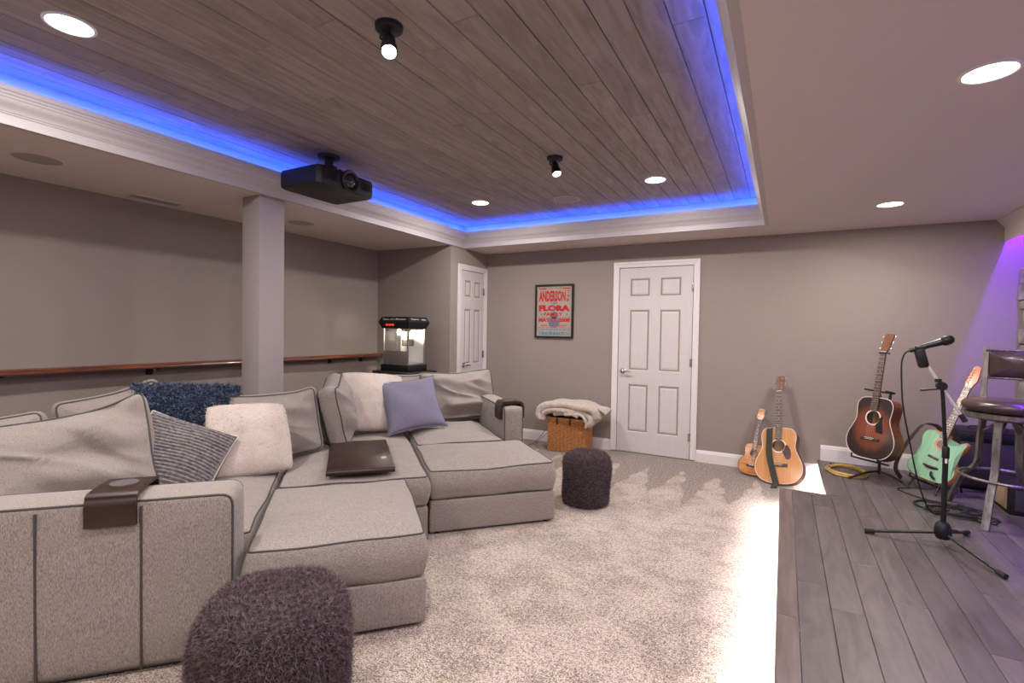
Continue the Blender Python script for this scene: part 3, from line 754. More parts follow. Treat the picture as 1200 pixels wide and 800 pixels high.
# ------------------------------------------------------------------ sectional sofa (local axes: x = u, y = v)
A0 = math.atan2(.729, .685)
U0, V0 = .05, 3.4
sx_, sy_ = uv(U0, V0)
sofa = thing('sectional_sofa', 'large grey-beige linen sectional sofa with dark piping in front of the square post', 'sofa', (sx_, sy_, 0), A0)
def L2(corners): return [(a-U0, b-V0) for a, b in corners]
def soft(seed, amp=.013, sc=3.5):
    def f(p):
        n_ = noise.noise_vector(Vector((p.x*sc+seed*7.3, p.y*sc, p.z*sc)))
        return Vector((p.x+n_.x*amp, p.y+n_.y*amp, p.z+n_.z*amp))
    return f
def seat_block(parent, corners, seed, zc=.225, zt=.425, crown=.05, loc=(0, 0), front_crown=0, base_inset=.006, pip_bottom=False):
    cs = [(a-loc[0], b-loc[1]) for a, b in corners]
    c = sum((Vector(p) for p in cs), Vector((0, 0)))/len(cs)
    ins = [tuple(Vector(p)+(c-Vector(p)).normalized()*base_inset) for p in cs]
    g, tp, bt = pad(ins, .018, zc-.004, rc=.012, er=.006, bulge=0, crown=0, ne=4, nring=2)
    b = g.build('seat_base', 'fabric', parent)
    for (x_, y_) in ins:
        d = (c-Vector((x_, y_))).normalized()*.07; G().lathe([(.02, 0), (.02, .02), (0, .02)], (x_+d.x, y_+d.y, 0), 10).build('foot', 'black', b)
    g, tp, bt = pad(cs, zc, zt, rc=.035, er=.030, bulge=.014, crown=crown, fn=soft(seed), ne=16)
    s_ = g.build('seat_cushion', 'fabricflat', parent, ang=60)
    G().tube(tp, .0042, 6, closed=True).build('piping', 'piping', s_)
    return b, s_
seat_block(sofa, L2([(-1.34, 2.47), (-.415, 2.47), (-.415, 3.86), (-1.34, 3.86)]), 1)
seat_block(sofa, L2([(-.385, 3.12), (.485, 3.12), (.485, 4.66), (-.385, 4.66)]), 2, crown=.03)
seat_block(sofa, L2([(.515, 3.99), (1.245, 3.99), (1.245, 4.90), (.515, 4.90)]), 3, crown=.055)
def side_panel(parent, u0, u1, v0, v1, name='side_panel', zt=.68, axis='u', seams=(), loc=(U0, V0), rc=.05, er=.018, bulge=.008):
    """upholstered wall piece: rounded top, piping along the end profiles"""
    L_ = (u1-u0) if axis == 'u' else (v1-v0); T = (v1-v0) if axis == 'u' else (u1-u0)
    c = Vector(((u0+u1)/2-loc[0], (v0+v1)/2-loc[1]))
    # block lying with profile in (long, z) plane: corners long x z ; thickness as pad height
    cs = [(-L_/2, .018), (L_/2, .018), (L_/2, zt), (-L_/2, zt)]
    g, tp, bt = pad(cs, -T/2, T/2, rc=rc, er=er, bulge=bulge, crown=.006, crown_b=.006, ne=14, nring=4)
    if axis == 'u': fn = lambda p: Vector((c.x+p.x, c.y+p.z, p.y))
    else: fn = lambda p: Vector((c.x+p.z, c.y+p.x, p.y))
    g.map(fn); o = g.build(name, 'fabric', parent, ang=60)
    G().tube([fn(p) for p in tp], .005, 6, closed=True).tube([fn(p) for p in bt], .005, 6, closed=True).build('piping', 'piping', o)
    return o
# near arm: three modules side by side, seams show as piping
arm0 = side_panel(sofa, -1.74, -.435, 2.235, 2.445, 'arm', rc=.055, er=.028, bulge=.012)
for us in (-1.405, -1.078, -.752):
    G().tube([(us-U0, 2.235-V0-.004, z_) for z_ in np.linspace(.02, .655, 8)], .005, 6).build('seam_piping', 'piping', arm0)
side_panel(sofa, -1.60, -1.36, 2.46, 3.9, 'side_panel', axis='v', zt=.52)
side_panel(sofa, -1.60, -.42, 3.92, 4.08, 'back_panel')
side_panel(sofa, -.56, -.405, 4.10, 4.72, 'back_panel', axis='v')
side_panel(sofa, -.56, .50, 4.74, 4.90, 'back_panel')
side_panel(sofa, .38, 1.42, 4.93, 5.09, 'back_panel')
side_panel(sofa, 1.262, 1.432, 4.03, 4.91, 'arm', axis='v', zt=.69)
# chaise ottomans
def chaise(label, u0, u1, v0, v1, seed):
    lu, lv = (u0+u1)/2, (v0+v1)/2; x_, y_ = uv(lu, lv)
    t = thing('chaise_ottoman', label, 'ottoman', (x_, y_, 0), A0, 'square chaise blocks of the sectional')
    seat_block(t, [(u0, v0), (u1, v0), (u1, v1), (u0, v1)], seed, loc=(lu, lv), crown=.045)
chaise('grey linen chaise block with dark piping, nearest the camera, behind the large fuzzy pouf', -.405, .345, 2.235, 3.10, 11)
chaise('grey linen chaise block with dark piping, the farther one beside the small fuzzy pouf', .505, 1.395, 3.22, 3.975, 12)

# ------------------------------------------------------------------ cushions
def frame_from(center, nh, tilt, roll):
    nh = Vector((nh[0], nh[1], 0)).normalized(); t = R(tilt); n = Vector((nh.x*math.cos(t), nh.y*math.cos(t), math.sin(t)))
    hx = Vector((0, 0, 1)).cross(n).normalized(); up = n.cross(hx); a = R(roll)
    X = hx*math.cos(a)+up*math.sin(a); Y = n.cross(X)
    m = Matrix((X, Y, n)).transposed().to_4x4(); m.translation = Vector(center); return m
def box_cushion(label, center, nh, tilt, roll, w_, h_, t_, seed, wr=.012, group='loose grey back cushions', sag=.03):
    m = frame_from(center, nh, tilt, roll); th = thing('back_cushion', label, 'cushion', matrix=m, group=group)
    rd = random.Random(seed); ph = [rd.random()*6 for _ in range(6)]
    def fn(p):
        q = Vector((p.x/w_*2, p.y/h_*2))
        fold = 0
        n1 = noise.noise(Vector((p.x*2.5+seed, p.y*2.5, seed*3.1))); 
        # diagonal creases
        a = p.x*math.cos(.9+ph[0]*.1)+p.y*math.sin(.9+ph[0]*.1)
        cr = math.sin(a*26+3*noise.noise(Vector((p.x*3, p.y*3, seed)))+ph[1])
        amp = wr*max(0, .12+noise.noise(Vector((p.x*3+9, p.y*3+seed, 1))))*2.4*max(0, 1-max(abs(q.x), abs(q.y))**6)
        rg_ = 1-abs(noise.noise(Vector((a*7+seed, (p.x-p.y)*1.6, seed*.7))))*2.2; cr2 = max(0, rg_)**3*wr*.55*max(0, 1-max(abs(q.x), abs(q.y))**8)
        z = p.z+(cr*amp+cr2+n1*.025)*(1 if p.z > 0 else .5)
        droop = -sag*(1-q.x*q.x)*(1 if p.y > 0 else .0)*(max(0, q.y))
        n2 = noise.noise_vector(Vector((p.x*4+seed, p.y*4, p.z*4)))
        return Vector((p.x+n2.x*.014, p.y+droop+n2.y*.014, z+n2.z*.006))
    g, tp, bt = pad([(-w_/2, -h_/2), (w_/2, -h_/2), (w_/2, h_/2), (-w_/2, h_/2)], -t_/2*.62, t_/2*.62, rc=.05, er=.03, bulge=.014, crown=t_*.30, crown_b=t_*.3, ne=22, nring=16, fn=fn)
    o = g.build('cushion_cover', 'fabric', th, ang=80)
    G().tube(tp, .005, 6, closed=True).tube(bt, .005, 6, closed=True).build('piping', 'piping', th)
    return th
def pillow(name, label, center, nh, tilt, roll, w_, h_, t_, mat, seed=1, dog=.10, n=40, ribs=0, group=None, wrinkle=.006, cat='pillow', rnd=0):
    m = frame_from(center, nh, tilt, roll); th = thing(name, label, cat, matrix=m, group=group)
    V = []; F = []
    for side in (1, -1):
        for j in range(n+1):
            for i in range(n+1):
                s_, t = 2*i/n-1, 2*j/n-1
                k_ = 1-rnd*abs(s_*t)**3; x_ = w_/2*s_*(1-dog*(1-t*t)*abs(s_))*k_; y_ = h_/2*t*(1-dog*(1-s_*s_)*abs(t))*k_
                e = ((1-s_**2)*(1-t**2)); z_ = t_/2*(max(e, 0)**.42)
                nn = noise.noise(Vector((x_*5+seed*3, y_*5, side*seed)))
                edge_ = min(1-abs(s_), 1-abs(t))
                rad = math.atan2(t, s_)
                z_ += wrinkle*nn*2*min(1, edge_*5)
                if ribs and side == 1:
                    z_ += ribs_h(x_, y_, seed)*min(1, edge_*9)
                V.append((x_, y_, side*z_))
    K = (n+1)*(n+1)
    def id_(side, i, j):
        if side == 1 or i in (0, n) or j in (0, n): return j*(n+1)+i
        return K+j*(n+1)+i
    for side in (1, -1):
        for j in range(n):
            for i in range(n):
                q = (id_(side, i, j), id_(side, i+1, j), id_(side, i+1, j+1), id_(side, i, j+1)); F.append(q if side == 1 else q[::-1])
    g = G().add(V, F)
    o = g.build('pillow_cover', mat, th, ang=85)
    # drop the duplicate rim verts of the back side
    bm = bmesh.new(); bm.from_mesh(o.data); bmesh.ops.delete(bm, geom=[v for v in bm.verts if not v.link_faces], context='VERTS'); bm.to_mesh(o.data); bm.free()
    rim = []
    for i in range(n): rim.append(V[id_(1, i, 0)])
    for j in range(n): rim.append(V[id_(1, n, j)])
    for i in range(n, 0, -1): rim.append(V[id_(1, i, n)])
    for j in range(n, 0, -1): rim.append(V[id_(1, 0, j)])
    return th, o, rim
def ribs_h(x_, y_, seed):
    d = noise.noise(Vector((x_*3, y_*3, seed)))*.03
    return .0055*math.sin((y_+d)*2*PI/.0185)
nX = (.977, -.21)
box_cushion('large wrinkled grey linen back cushion filling the near corner above the wooden cup tray', (-3.08, 1.06, .685), (.9, -.42), 27, 9, .74, .50, .21, 21, .03, sag=.05)
box_cushion('grey linen back cushion at the left picture edge behind the large wrinkled one', (-3.42, .80, .655), (.9, -.42), 20, 2, .60, .46, .17, 22, .02)
box_cushion('grey linen back cushion peaking up left of the navy shaggy pillow', (-3.50, 1.48, .725), (.93, -.35), 16, 14, .50, .46, .16, 23)
box_cushion('upright grey linen back cushion right behind the nearer cream fur pillow', (-3.13, 2.25, .665), (.86, -.50), 15, 4, .60, .46, .19, 24, .012)
box_cushion('grey linen cushion seen nearly edge-on between the two cream fur pillows', (-3.07, 2.76, .70), (.80, .60), 12, 10, .44, .48, .22, 25, .012)
box_cushion('grey linen cushion with only its top showing behind the lavender pillow', (-3.34, 3.72, .70), (.729, -.685), 14, 0, .60, .42, .17, 26)
box_cushion('wrinkled grey linen back cushion beside the far arm, right of the lavender pillow', (-2.89, 4.15, .680), (.72, -.69), 20, 3, .74, .49, .22, 27, .04, sag=.015)
th, o, rim = pillow('fur_pillow', 'square cream fur pillow beside the grey corduroy pillow', (-2.87, 1.91, .655), nX, 27, -3.5, .48, .46, .17, 'fur', 31, .0, rnd=.07)
P_, N_ = surf_sample(o, 26000); strands('fur', P_, N_, .017, .0009, 'furstrand', th, .7, jitter=.8)
th, o, rim = pillow('fur_pillow', 'large cream fur pillow behind the lavender pillow', (-3.10, 3.20, .715), (.9, -.35), 24, -6, .58, .52, .17, 'fur', 32, .0, rnd=.07)
P_, N_ = surf_sample(o, 26000); strands('fur', P_, N_, .017, .0009, 'furstrand', th, .7, jitter=.8)
th, o, rim = pillow('shaggy_pillow', 'wide navy blue shaggy yarn pillow at the back of the sofa', (-3.34, 1.80, .775), (.95, -.3), 20, -5, .60, .40, .14, 'navy', 33, .03)
P_, N_ = surf_sample(o, 9000); strands('yarn', P_, N_, .028, .0028, 'navystrand', th, .9, jitter=.7, segs=3)
th, o, rim = pillow('corduroy_pillow', 'dark grey ribbed corduroy pillow tilted on its corner behind the near arm', (-2.90, 1.50, .630), (.9, -.45), 36, -27, .46, .42, .18, 'cord', 34, .05, n=150, ribs=1)
G().tube(rim, .004, 6, closed=True).build('edge_trim', 'ivory', th)
th, o, rim = pillow('lavender_pillow', 'plain lavender cloth pillow leaning on the cream fur pillow', (-2.85, 3.40, .69), (.80, -.58), 34, 6, .52, .50, .15, 'lav', 35, .10, wrinkle=.010)
G().tube([(p[0]*1.02, p[1]*1.02, p[2]) for p in rim], [(.007, .002)]*len(rim), 6, closed=True).build('flange', 'lav', th)
# ------------------------------------------------------------------ wooden trays
x_, y_ = uv(.075, 3.56)
t = thing('wooden_tray', 'flat dark wood table tray lying on the middle seat', 'tray', (x_, y_, .466), A0)
G().box((0, 0, .012), (.405, .80, .018), .004).build('tray_top', 'darkwood', t, ang=30)
G().tube([(-.2025, -.398, .006), (.2025, -.398, .006)], .0175, 14).build('tray_edge', 'darkwood', t)
G().box((0, .398, .003), (.405, .014, .024), .003).build('tray_back_edge', 'darkwood', t)
def saddle(label, u, v, axis, w_, thick, zt, drop_out, drop_in, tt=.012):
    x_, y_ = uv(u, v); t = thing('cup_tray', label, 'tray', (x_, y_, zt), A0+(PI/2 if axis == 'v' else 0))
    T = thick/2+.014; pr_ = [(-T, -drop_out), (-T, -.03), (-T+.008, -.008), (-T+.03, .010), (T-.03, .010), (T-.008, -.008), (T, -.03), (T, -drop_in)]
    pts = [Vector((0, a, b)) for a, b in pr_]
    pts = [pts[0]]+catmull(pts[1:-1], 4)+[pts[-1]]
    g = G().ribbon(pts, (1, 0, 0), w_, tt)
    g.build('bent_wood', 'darkwood', t, ang=35)
    G().lathe([(0, .0245), (.045, .0245), (.048, .0235), (.048, .010), (0, .010)], seg=28).build('coaster', 'coaster', t)
saddle('bent dark wood cup tray over the near sofa arm', -.845, 2.34, 'u', .165, .21, .698, .108, .10)
saddle('bent dark wood cup tray over the far sofa arm', 1.347, 4.16, 'v', .165, .17, .712, .12, .13, .024)
# ------------------------------------------------------------------ poufs
def pouf(label, x_, y_, r, h, nst, ln, wd, seed):
    t = thing('fuzzy_pouf', label, 'pouf', (x_, y_, 0), 0, 'round fuzzy poufs')
    prof = [(0, .004), (r*.8, .002), (r*.93, .012), (r*.98, .05), (r*1.0, h*.3), (r*1.0, h*.6), (r*.985, h*.78), (r*.93, h*.89), (r*.82, h*.955), (r*.62, h*.99), (r*.35, h*1.005), (0, h*1.01)]
    cv = catmull([(a, 0, b) for a, b in prof], 4); g = G().lathe([(max(p.x, 0), p.z) for p in cv], seg=56)
    def fn(p):
        n_ = noise.noise_vector(Vector((p.x*6+seed, p.y*6, p.z*6))); k = .015*min(1, p.z/.05); return p+Vector((n_.x, n_.y, n_.z))*k
    o = g.map(fn).build('pouf_body', 'pouf', t, ang=80)
    P_, N_ = surf_sample(o, nst); ok = P_[:, 2] > .012; P_, N_ = P_[ok], N_[ok]
    strands('plush', P_, N_, ln, wd, 'poufstrand', t, .9, jitter=.55)
pouf('large round plum-grey fuzzy pouf in the foreground', -1.528, 1.11, .246, .425, 60000, .022, .0011, 1)
pouf('smaller round plum-grey fuzzy pouf between the farther chaise and the door', -1.345, 3.72, .185, .40, 24000, .015, .0013, 2)
# ------------------------------------------------------------------ wicker basket with blankets
bk = thing('wicker_basket', 'woven orange-brown wicker basket by the back wall under folded cream blankets', 'basket', (-2.11, 5.27, 0), R(4))
bw2, bd2, bh = .215, .15, .385
G().box((0, 0, bh/2), (bw2*2-.02, bd2*2-.02, bh-.01)).build('basket_lining', 'wickerdark', bk, smooth=False)
def per(t):          # point on rounded rectangle perimeter
    P = per.P; n = len(P); f = (t % 1)*n; i = int(f); return P[i % n].lerp(P[(i+1) % n], f-i)
per.P = round_poly([(-bw2, -bd2), (bw2, -bd2), (bw2, bd2), (-bw2, bd2)], .03, 4, 16)
NS = 44; rows = 30
g = G()
for j in range(rows):
    z_ = .008+j*(bh-.03)/rows; pts = []
    for i in range(NS*3):
        t_ = i/(NS*3); p = per(t_); a = per(t_+.004); d = (a-p).normalized(); nn = Vector((d.y, -d.x))
        o_ = .0065*math.cos(PI*(t_*NS+j)); p = p+nn*o_; tp_ = 1+.02*z_/bh; pts.append((p.x*tp_, p.y*tp_, z_))
    g.tube(pts, (0.0062), 5, closed=True)
g.build('weave', 'wicker', bk, kind='stuff', ang=80)
g = G()
for i in range(NS):
    p = per((i+.5)/NS); g.tube([(p.x, p.y, .005), (p.x*1.02, p.y*1.02, bh-.02)], .0042, 6)
g.build('stake', 'wicker', bk, kind='stuff')
for dz in (0, .012):
    G().tube([(per(i/60).x*1.025, per(i/60).y*1.025, bh-.02+dz) for i in range(60)], .009, 8, closed=True).build('rim', 'wicker', bk)
for x_ in (-.10, .05):
    G().ribbon(catmull([(x_, -bd2-.008, bh+.0), (x_, -bd2-.014, bh-.03), (x_, -bd2-.012, bh-.075)], 4), (1, 0, 0), .026, .005).build('leather_strap', 'leathertan', bk, ang=30)
def drape(name, label, path, w_, th_, seed, y0=0, taper=None, mat='fleece'):
    path = [(a*1.12+.01, b) for a, b in path]
    """thick folded blanket layer: closed rounded section swept along a drooping path (x,z), width in y"""
    pts = catmull([(a, 0, b) for a, b in path], 8); n = len(pts); g = G(); V = []; F = []
    sec = []
    K = 28
    for k in range(K):
        a = 2*PI*k/K; c, s_ = math.cos(a), math.sin(a)
        sec.append((math.copysign(abs(c)**.35, c)*w_/2, math.copysign(abs(s_)**.7, s_)*th_/2))
    for i, p in enumerate(pts):
        t = (pts[min(i+1, n-1)]-pts[max(i-1, 0)]).normalized(); nn = Vector((-t.z, 0, t.x))
        e = min(1, min(i, n-1-i)/2.0+.45)
        for a, b in sec:
            q = p+nn*b*e+Vector((0, y0+a*(.97+.03*e), 0))
            nv = noise.noise_vector(Vector((q.x*6+seed, q.y*6, q.z*6))); nv2 = noise.noise_vector(Vector((q.x*18+seed, q.y*18, q.z*18)))
            V.append(q+nv*.026+nv2*.003)
    for i in range(n-1):
        for k in range(K): F.append((i*K+k, i*K+(k+1) % K, i*K+K+(k+1) % K, i*K+K+k))
    F += [tuple(reversed(range(K))), tuple((n-1)*K+k for k in range(K))]
    return G().add(V, F)
bl = thing('folded_blanket', 'thick cream fleece blanket folded on top of the wicker basket', 'blanket', (-2.105, 5.25, bh+.03), R(4))
top = drape('b', '', [(-.27, -.06), (-.30, .0), (-.26, .06), (-.12, .105), (.02, .115), (.16, .105), (.27, .06), (.29, -.02)], .38, .095, 2).build('blanket_fold', 'fleece', bl, ang=80)
drape('b', '', [(-.25, -.075), (-.24, .0), (-.10, .045), (.06, .055), (.18, .035), (.26, -.03), (.21, -.095)], .36, .07, 5, -.01).build('blanket_fold', 'fleece', bl, ang=80)
drape('b', '', [(-.02, .03), (.10, .035), (.18, .0), (.22, -.055), (.20, -.10)], .16, .034, 8, -.125).build('blanket_fold', 'fleece', bl, ang=80)
drape('b', '', [(.10, .115), (.24, .095), (.34, .075), (.37, .045)], .24, .045, 9, .03).build('blanket_fold', 'fleece', bl, ang=80)
drape('b', '', [(-.12, .02), (-.05, .035), (.06, .03), (.13, .01)], .05, .045, 12, -.17, mat='fleece').build('blanket_corner', 'fleece', bl, ang=80)
tag(G().tube(catmull([(-2.60, 5.02, .012), (-2.52, 5.2, .05), (-2.46, 5.33, .16), (-2.42, 5.42, .26)], 6), .003, 6).tube([(-2.615, 5.0, .012), (-2.60, 5.02, .014)], .009, 8).build('black_cable', 'rubber'), 'thin black cord rising behind the wicker basket', 'cord')
tag(G().tube(catmull([(-2.40, 5.1, .006), (-2.5, 5.2, .03), (-2.44, 5.35, .14), (-2.38, 5.42, .2)], 6), .0025, 6).build('black_cable', 'rubber'), 'second thin cord on the carpet left of the wicker basket, nearer its side', 'cord')
# ------------------------------------------------------------------ popcorn machine on its stand
px_, py_ = -3.70, 4.27
st = thing('popcorn_stand', 'black round-edged stand under the popcorn machine behind the sofa', 'stand', (px_, py_, 0))
g, tp, bt = pad([(-.29, -.24), (.31, -.24), (.31, .24), (-.29, .24)], .855, .885, rc=.09, er=.008, bulge=0, crown=0, ne=4, nring=2); g.build('stand_top', 'black', st)
g, tp, bt = pad([(-.2, -.17), (.2, -.17), (.2, .17), (-.2, .17)], .25, .27, rc=.03, er=.004, bulge=0, crown=0, ne=4, nring=2); g.build('stand_shelf', 'black', st)
for a in (-1, 1):
    for b in (-1, 1): G().tube([(a*.2, b*.17, 0), (a*.2, b*.17, .857)], .013, 10).build('leg', 'blackm', st)
pm_ = thing('popcorn_machine', 'lit black popcorn machine with glass sides in the back left corner', 'popcorn machine', (px_, py_, .885))
W2, D2 = .18, .145
G().box((0, 0, .035), (W2*2+.03, D2*2+.03, .07), .006).build('base', 'black', pm_)
G().box((0, 0, .078), (W2*2-.005, D2*2-.005, .016), .002).box((-.0, -D2+.006, .155), (W2*2-.02, .008, .14), .002).build('lower_panel', 'steel', pm_)
for a in (-1, 1):
    for b in (-1, 1): G().box((a*(W2-.008), b*(D2-.008), .27), (.016, .016, .40), .002).build('corner_post', 'steel', pm_, smooth=False)
G().box((0, D2-.01, .27), (W2*2-.03, .006, .37)).build('back_panel', 'white', pm_, smooth=False)
G().box((0, -D2+.004, .345), (W2*2-.034, .004, .24)).build('glass_pane', 'glass', pm_, smooth=False)
G().box((W2-.004, 0, .27), (.004, D2*2-.034, .37)).build('glass_pane', 'glass', pm_, smooth=False)
G().box((-W2+.004, 0, .27), (.004, D2*2-.034, .37)).build('glass_pane', 'glass', pm_, smooth=False)
# header: flared sign box
def frus(z0, z1, e0, e1, g):
    c = [(-1, -1), (1, -1), (1, 1), (-1, 1)]
    V = [(a*(W2+e0), b*(D2+e0), z0) for a, b in c]+[(a*(W2+e1), b*(D2+e1), z1) for a, b in c]
    g.add(V, [(0, 1, 5, 4), (1, 2, 6, 5), (2, 3, 7, 6), (3, 0, 4, 7), (3, 2, 1, 0), (4, 5, 6, 7)])
g = G(); frus(.465, .535, .006, .034, g); frus(.535, .585, .034, .012, g); frus(.585, .592, .012, .008, g); g.build('header', 'black', pm_, smooth=False)
ty = -D2-.046; rx_ = math.atan2(.05, .022)
text_mesh('lettering', 'Taste of a Moment', 'popwhite', pm_, (0, -D2-.0255, .5565), .33, .022, (rx_, 0, 0), bold=.01)
text_mesh('lettering', 'Popcorn', 'popwhite', pm_, (W2+.0255, -.06, .5565), .12, .020, (rx_, 0, PI/2), bold=.01)
text_mesh('lettering', 'Hot', 'popwhite', pm_, (W2+.0255, .09, .5565), .07, .020, (rx_, 0, PI/2), bold=.01)
for i in range(3): G().box((-.10+i*.042, -D2-.024, .505), (.028, .006, .020), .001, rot=Matrix.Rotation(R(29), 3, 'X')).build('red_switch', 'redlamp', pm_)
G().lathe([(0, 0), (.06, 0), (.068, .01), (.068, .07), (.058, .078), (0, .08)], (.055, .0, .275), 28).build('kettle', 'kettle', pm_)
G().tube([(.055, .0, .35), (.055, .0, .465)], .012, 10).tube([(.05, .0, .33), (.15, .0, .34)], .005, 6).build('kettle_arm', 'steel', pm_)
G().box((-.02, .02, .45), (.10, .10, .03), .004).build('kettle_hanger', 'black', pm_)
G().lathe([(0, -.03), (.018, -.03), (.026, -.01), (.022, .02), (.012, .035), (0, .035)], (-.045, -.03, .425), 16).build('bulb', 'bulb', pm_)
ld = bpy.data.lights.new('lamp', 'POINT'); ld.energy = 8; ld.color = (1, .90, .72); ld.shadow_soft_size = .03
lo = bpy.data.objects.new('lamp', ld); COL.objects.link(lo); lo.parent = pm_; lo.location = (.06, -.09, .40)
# ------------------------------------------------------------------ guitars
def frame_pts(B, T, facing):
    B = Vector(B); T = Vector(T); z_ = (T-B).normalized(); f = Vector(facing).normalized(); y_ = -(f-z_*f.dot(z_)).normalized(); x_ = y_.cross(z_)
    m = Matrix((x_, y_, z_)).transposed().to_4x4(); m.translation = B; return m
def fig8(hw, Lb):
    pts = catmull([(a*1.0, 0, b) for a, b in hw], 7); right = [(p.x, p.z) for p in pts]; left = [(-x_, z_) for x_, z_ in reversed(right)][1:-1]
    return right+left
def body_shell(name, out, t_, mat, parent, rnd=.0):
    n = len(out); V = [(x_, -t_/2, z_) for x_, z_ in out]+[(x_, t_/2, z_) for x_, z_ in out]
    F = [(k, (k+1) % n, n+(k+1) % n, n+k) for k in range(n)]+[tuple(range(n, 2*n))]
    return G().add(V, F).build(name, mat, parent, ang=50)
def top_plate(out, hc, hr, y_, mat, parent, name='top', n=96, inset=0):
    # ring from the outline to the sound hole, ray-cast from the hole centre (star-shaped outline)
    o2 = []
    for k in range(n):
        a = 2*PI*k/n; dx, dz = math.sin(a), math.cos(a); best = None
        m = len(out)
        for i in range(m):
            x1, z1 = out[i]; x2, z2 = out[(i+1) % m]; ex, ez = x2-x1, z2-z1; den = dx*ez-dz*ex
            if abs(den) < 1e-12: continue
            t = ((x1-hc[0])*ez-(z1-hc[1])*ex)/den; s_ = ((x1-hc[0])*dz-(z1-hc[1])*dx)/den
            if t > 0 and -1e-6 <= s_ <= 1+1e-6 and (best is None or t > best): best = t
        o2.append((hc[0]+dx*(best-inset), hc[1]+dz*(best-inset), a))
    V = [(x_, y_, z_) for x_, z_, a in o2]+[(hc[0]+math.sin(a)*hr, y_, hc[1]+math.cos(a)*hr) for _, _, a in o2]
    return G().add(V, [(k, (k+1) % n, n+(k+1) % n, n+k) for k in range(n)]).build(name, mat, parent, smooth=False)
def ring(c, r0, r1, y_, name, mat, parent, n=40):
    V = [(c[0]+math.sin(2*PI*k/n)*r, y_, c[1]+math.cos(2*PI*k/n)*r) for r in (r0, r1) for k in range(n)]
    V += [(x_, yy+.002, z_) for x_, yy, z_ in V]
    F = [(k, (k+1) % n, n+(k+1) % n, n+k) for k in range(n)]+[(2*n+k, k, n-0+k-n, 2*n+k) for k in []]
    return G().add(V[:2*n], F).build(name, mat, parent, smooth=False)
def acoustic(label, B, T, facing, L_=1.02, kind='dread', topm='spruce', sidem='mahog', bindm='ivory', headm='rosewood', pick='pickred', s=1.0, cat='guitar', name='acoustic_guitar'):
    m = frame_pts(B, T, facing); g0 = thing(name, label, cat, matrix=m)
    if kind == 'dread':
        hw = [(0, 0), (.07, .003), (.13, .022), (.172, .06), (.194, .11), (.197, .155), (.185, .205), (.160, .26), (.142, .305), (.137, .34), (.142, .38), (.146, .42), (.140, .458), (.112, .492), (.06, .503), (.0, .503)]
        Lb, t_, hc, hr, nutw, bz, heads, tun = .503, .105, (0, .338), .051, .0225, .165, (.036, .030, .165), 3
    else:
        hw = [(0, 0), (.05, .002), (.095, .02), (.116, .055), (.120, .09), (.108, .13), (.086, .165), (.080, .19), (.084, .22), (.088, .25), (.078, .283), (.045, .298), (.0, .30)]
        Lb, t_, hc, hr, nutw, bz, heads, tun = .30, .07, (0, .205), .029, .017, .085, (.026, .030, .115), 2
    out = fig8([(a*s, b*s) for a, b in hw], Lb)
    out = [(x_, z_) for i, (x_, z_) in enumerate(out)]
    body_shell('body_sides', out, t_, sidem, g0)
    tp = top_plate(out, hc, hr, -t_/2-.001, topm, g0)
    G().tube([(x_, -t_/2-.0005, z_) for x_, z_ in out], .0028, 6, closed=True).build('binding', bindm, g0)
    # inside of the sound hole
    n = 32; V = [(hc[0]+math.sin(2*PI*k/n)*hr, y_, hc[1]+math.cos(2*PI*k/n)*hr) for y_ in (-t_/2-.001, -t_/2+.003) for k in range(n)]
    G().add(V, [(k, (k+1) % n, n+(k+1) % n, n+k) for k in range(n)]).build('hole_edge', sidem, tp)
    G().box((hc[0], t_/2-.006, hc[1]), (hr*3.0, .003, hr*3.0)).build('inner_back', 'spruce', g0, smooth=False)
    ring(hc, hr+.003, hr+(.013 if kind == 'dread' else .008), -t_/2-.0018, 'rosette', 'ivory' if kind == 'dread' else 'rosewood', tp)
    yt = -t_/2-.002
    if pick:
        pg = [(.028, .318), (.046, .352) if 0 else (.053, .345), (.060, .352), (.074, .345), (.098, .30), (.105, .262), (.098, .228), (.085, .215), (.060, .222), (.045, .255), (.030, .283), (.044, .298), (.051, .318)]
        pg = [(.0545, .338), (.066, .350), (.082, .340), (.098, .305), (.105, .268), (.100, .232), (.086, .216), (.062, .222), (.048, .250), (.030, .288), (.045, .303), (.053, .320)]
        if pick == 'black': pg = [(.0545, .338), (.070, .362), (.080, .350), (.078, .31), (.098, .225), (.090, .215), (.040, .225), (.030, .285), (.045, .303), (.053, .320)]
        V = [(x_, yt-.0005, z_) for x_, z_ in pg]+[(x_, yt+.001, z_) for x_, z_ in pg]; k_ = len(pg)
        G().add(V, [tuple(range(k_)), tuple(reversed(range(k_, 2*k_)))]+[(i, (i+1) % k_, k_+(i+1) % k_, k_+i) for i in range(k_)]).build('pickguard', pick, tp, smooth=False)
    bwid = .078 if kind == 'dread' else .045
    br = G().box((0, yt-.004, bz), (bwid*2, .009, .028 if kind == 'dread' else .02), .003).build('bridge', 'rosewood', tp)
    G().box((0, yt-.0095, bz+.005), (bwid*1.0, .004, .0035), .001).build('saddle', 'ivory', br)
    for i in range(6 if kind == 'dread' else 4):
        q = (i-2.5)*.0105 if kind == 'dread' else (i-1.5)*.011
        if kind == 'dread': G().lathe([(0, 0), (.003, 0), (.003, .004), (0, .005)], (q, yt-.008, bz-.006), 8, (0, -1, 0)).build('bridge_pin', 'ivory', br)
    hl, hz = heads[2], L_-heads[2]
    nz = Lb
    # neck with taper and rounded back
    V = []; F = []; K = 9; stn = [(nz-.06, .028*(1 if kind == 'dread' else .8), .03), (nz-.001, .0275*(1 if kind == 'dread' else .8), .07), (nz+.035, .027*(1 if kind == 'dread' else .8), .028), (nz+.1, .026*(1 if kind == 'dread' else .8), .021), (hz, nutw, .019)]
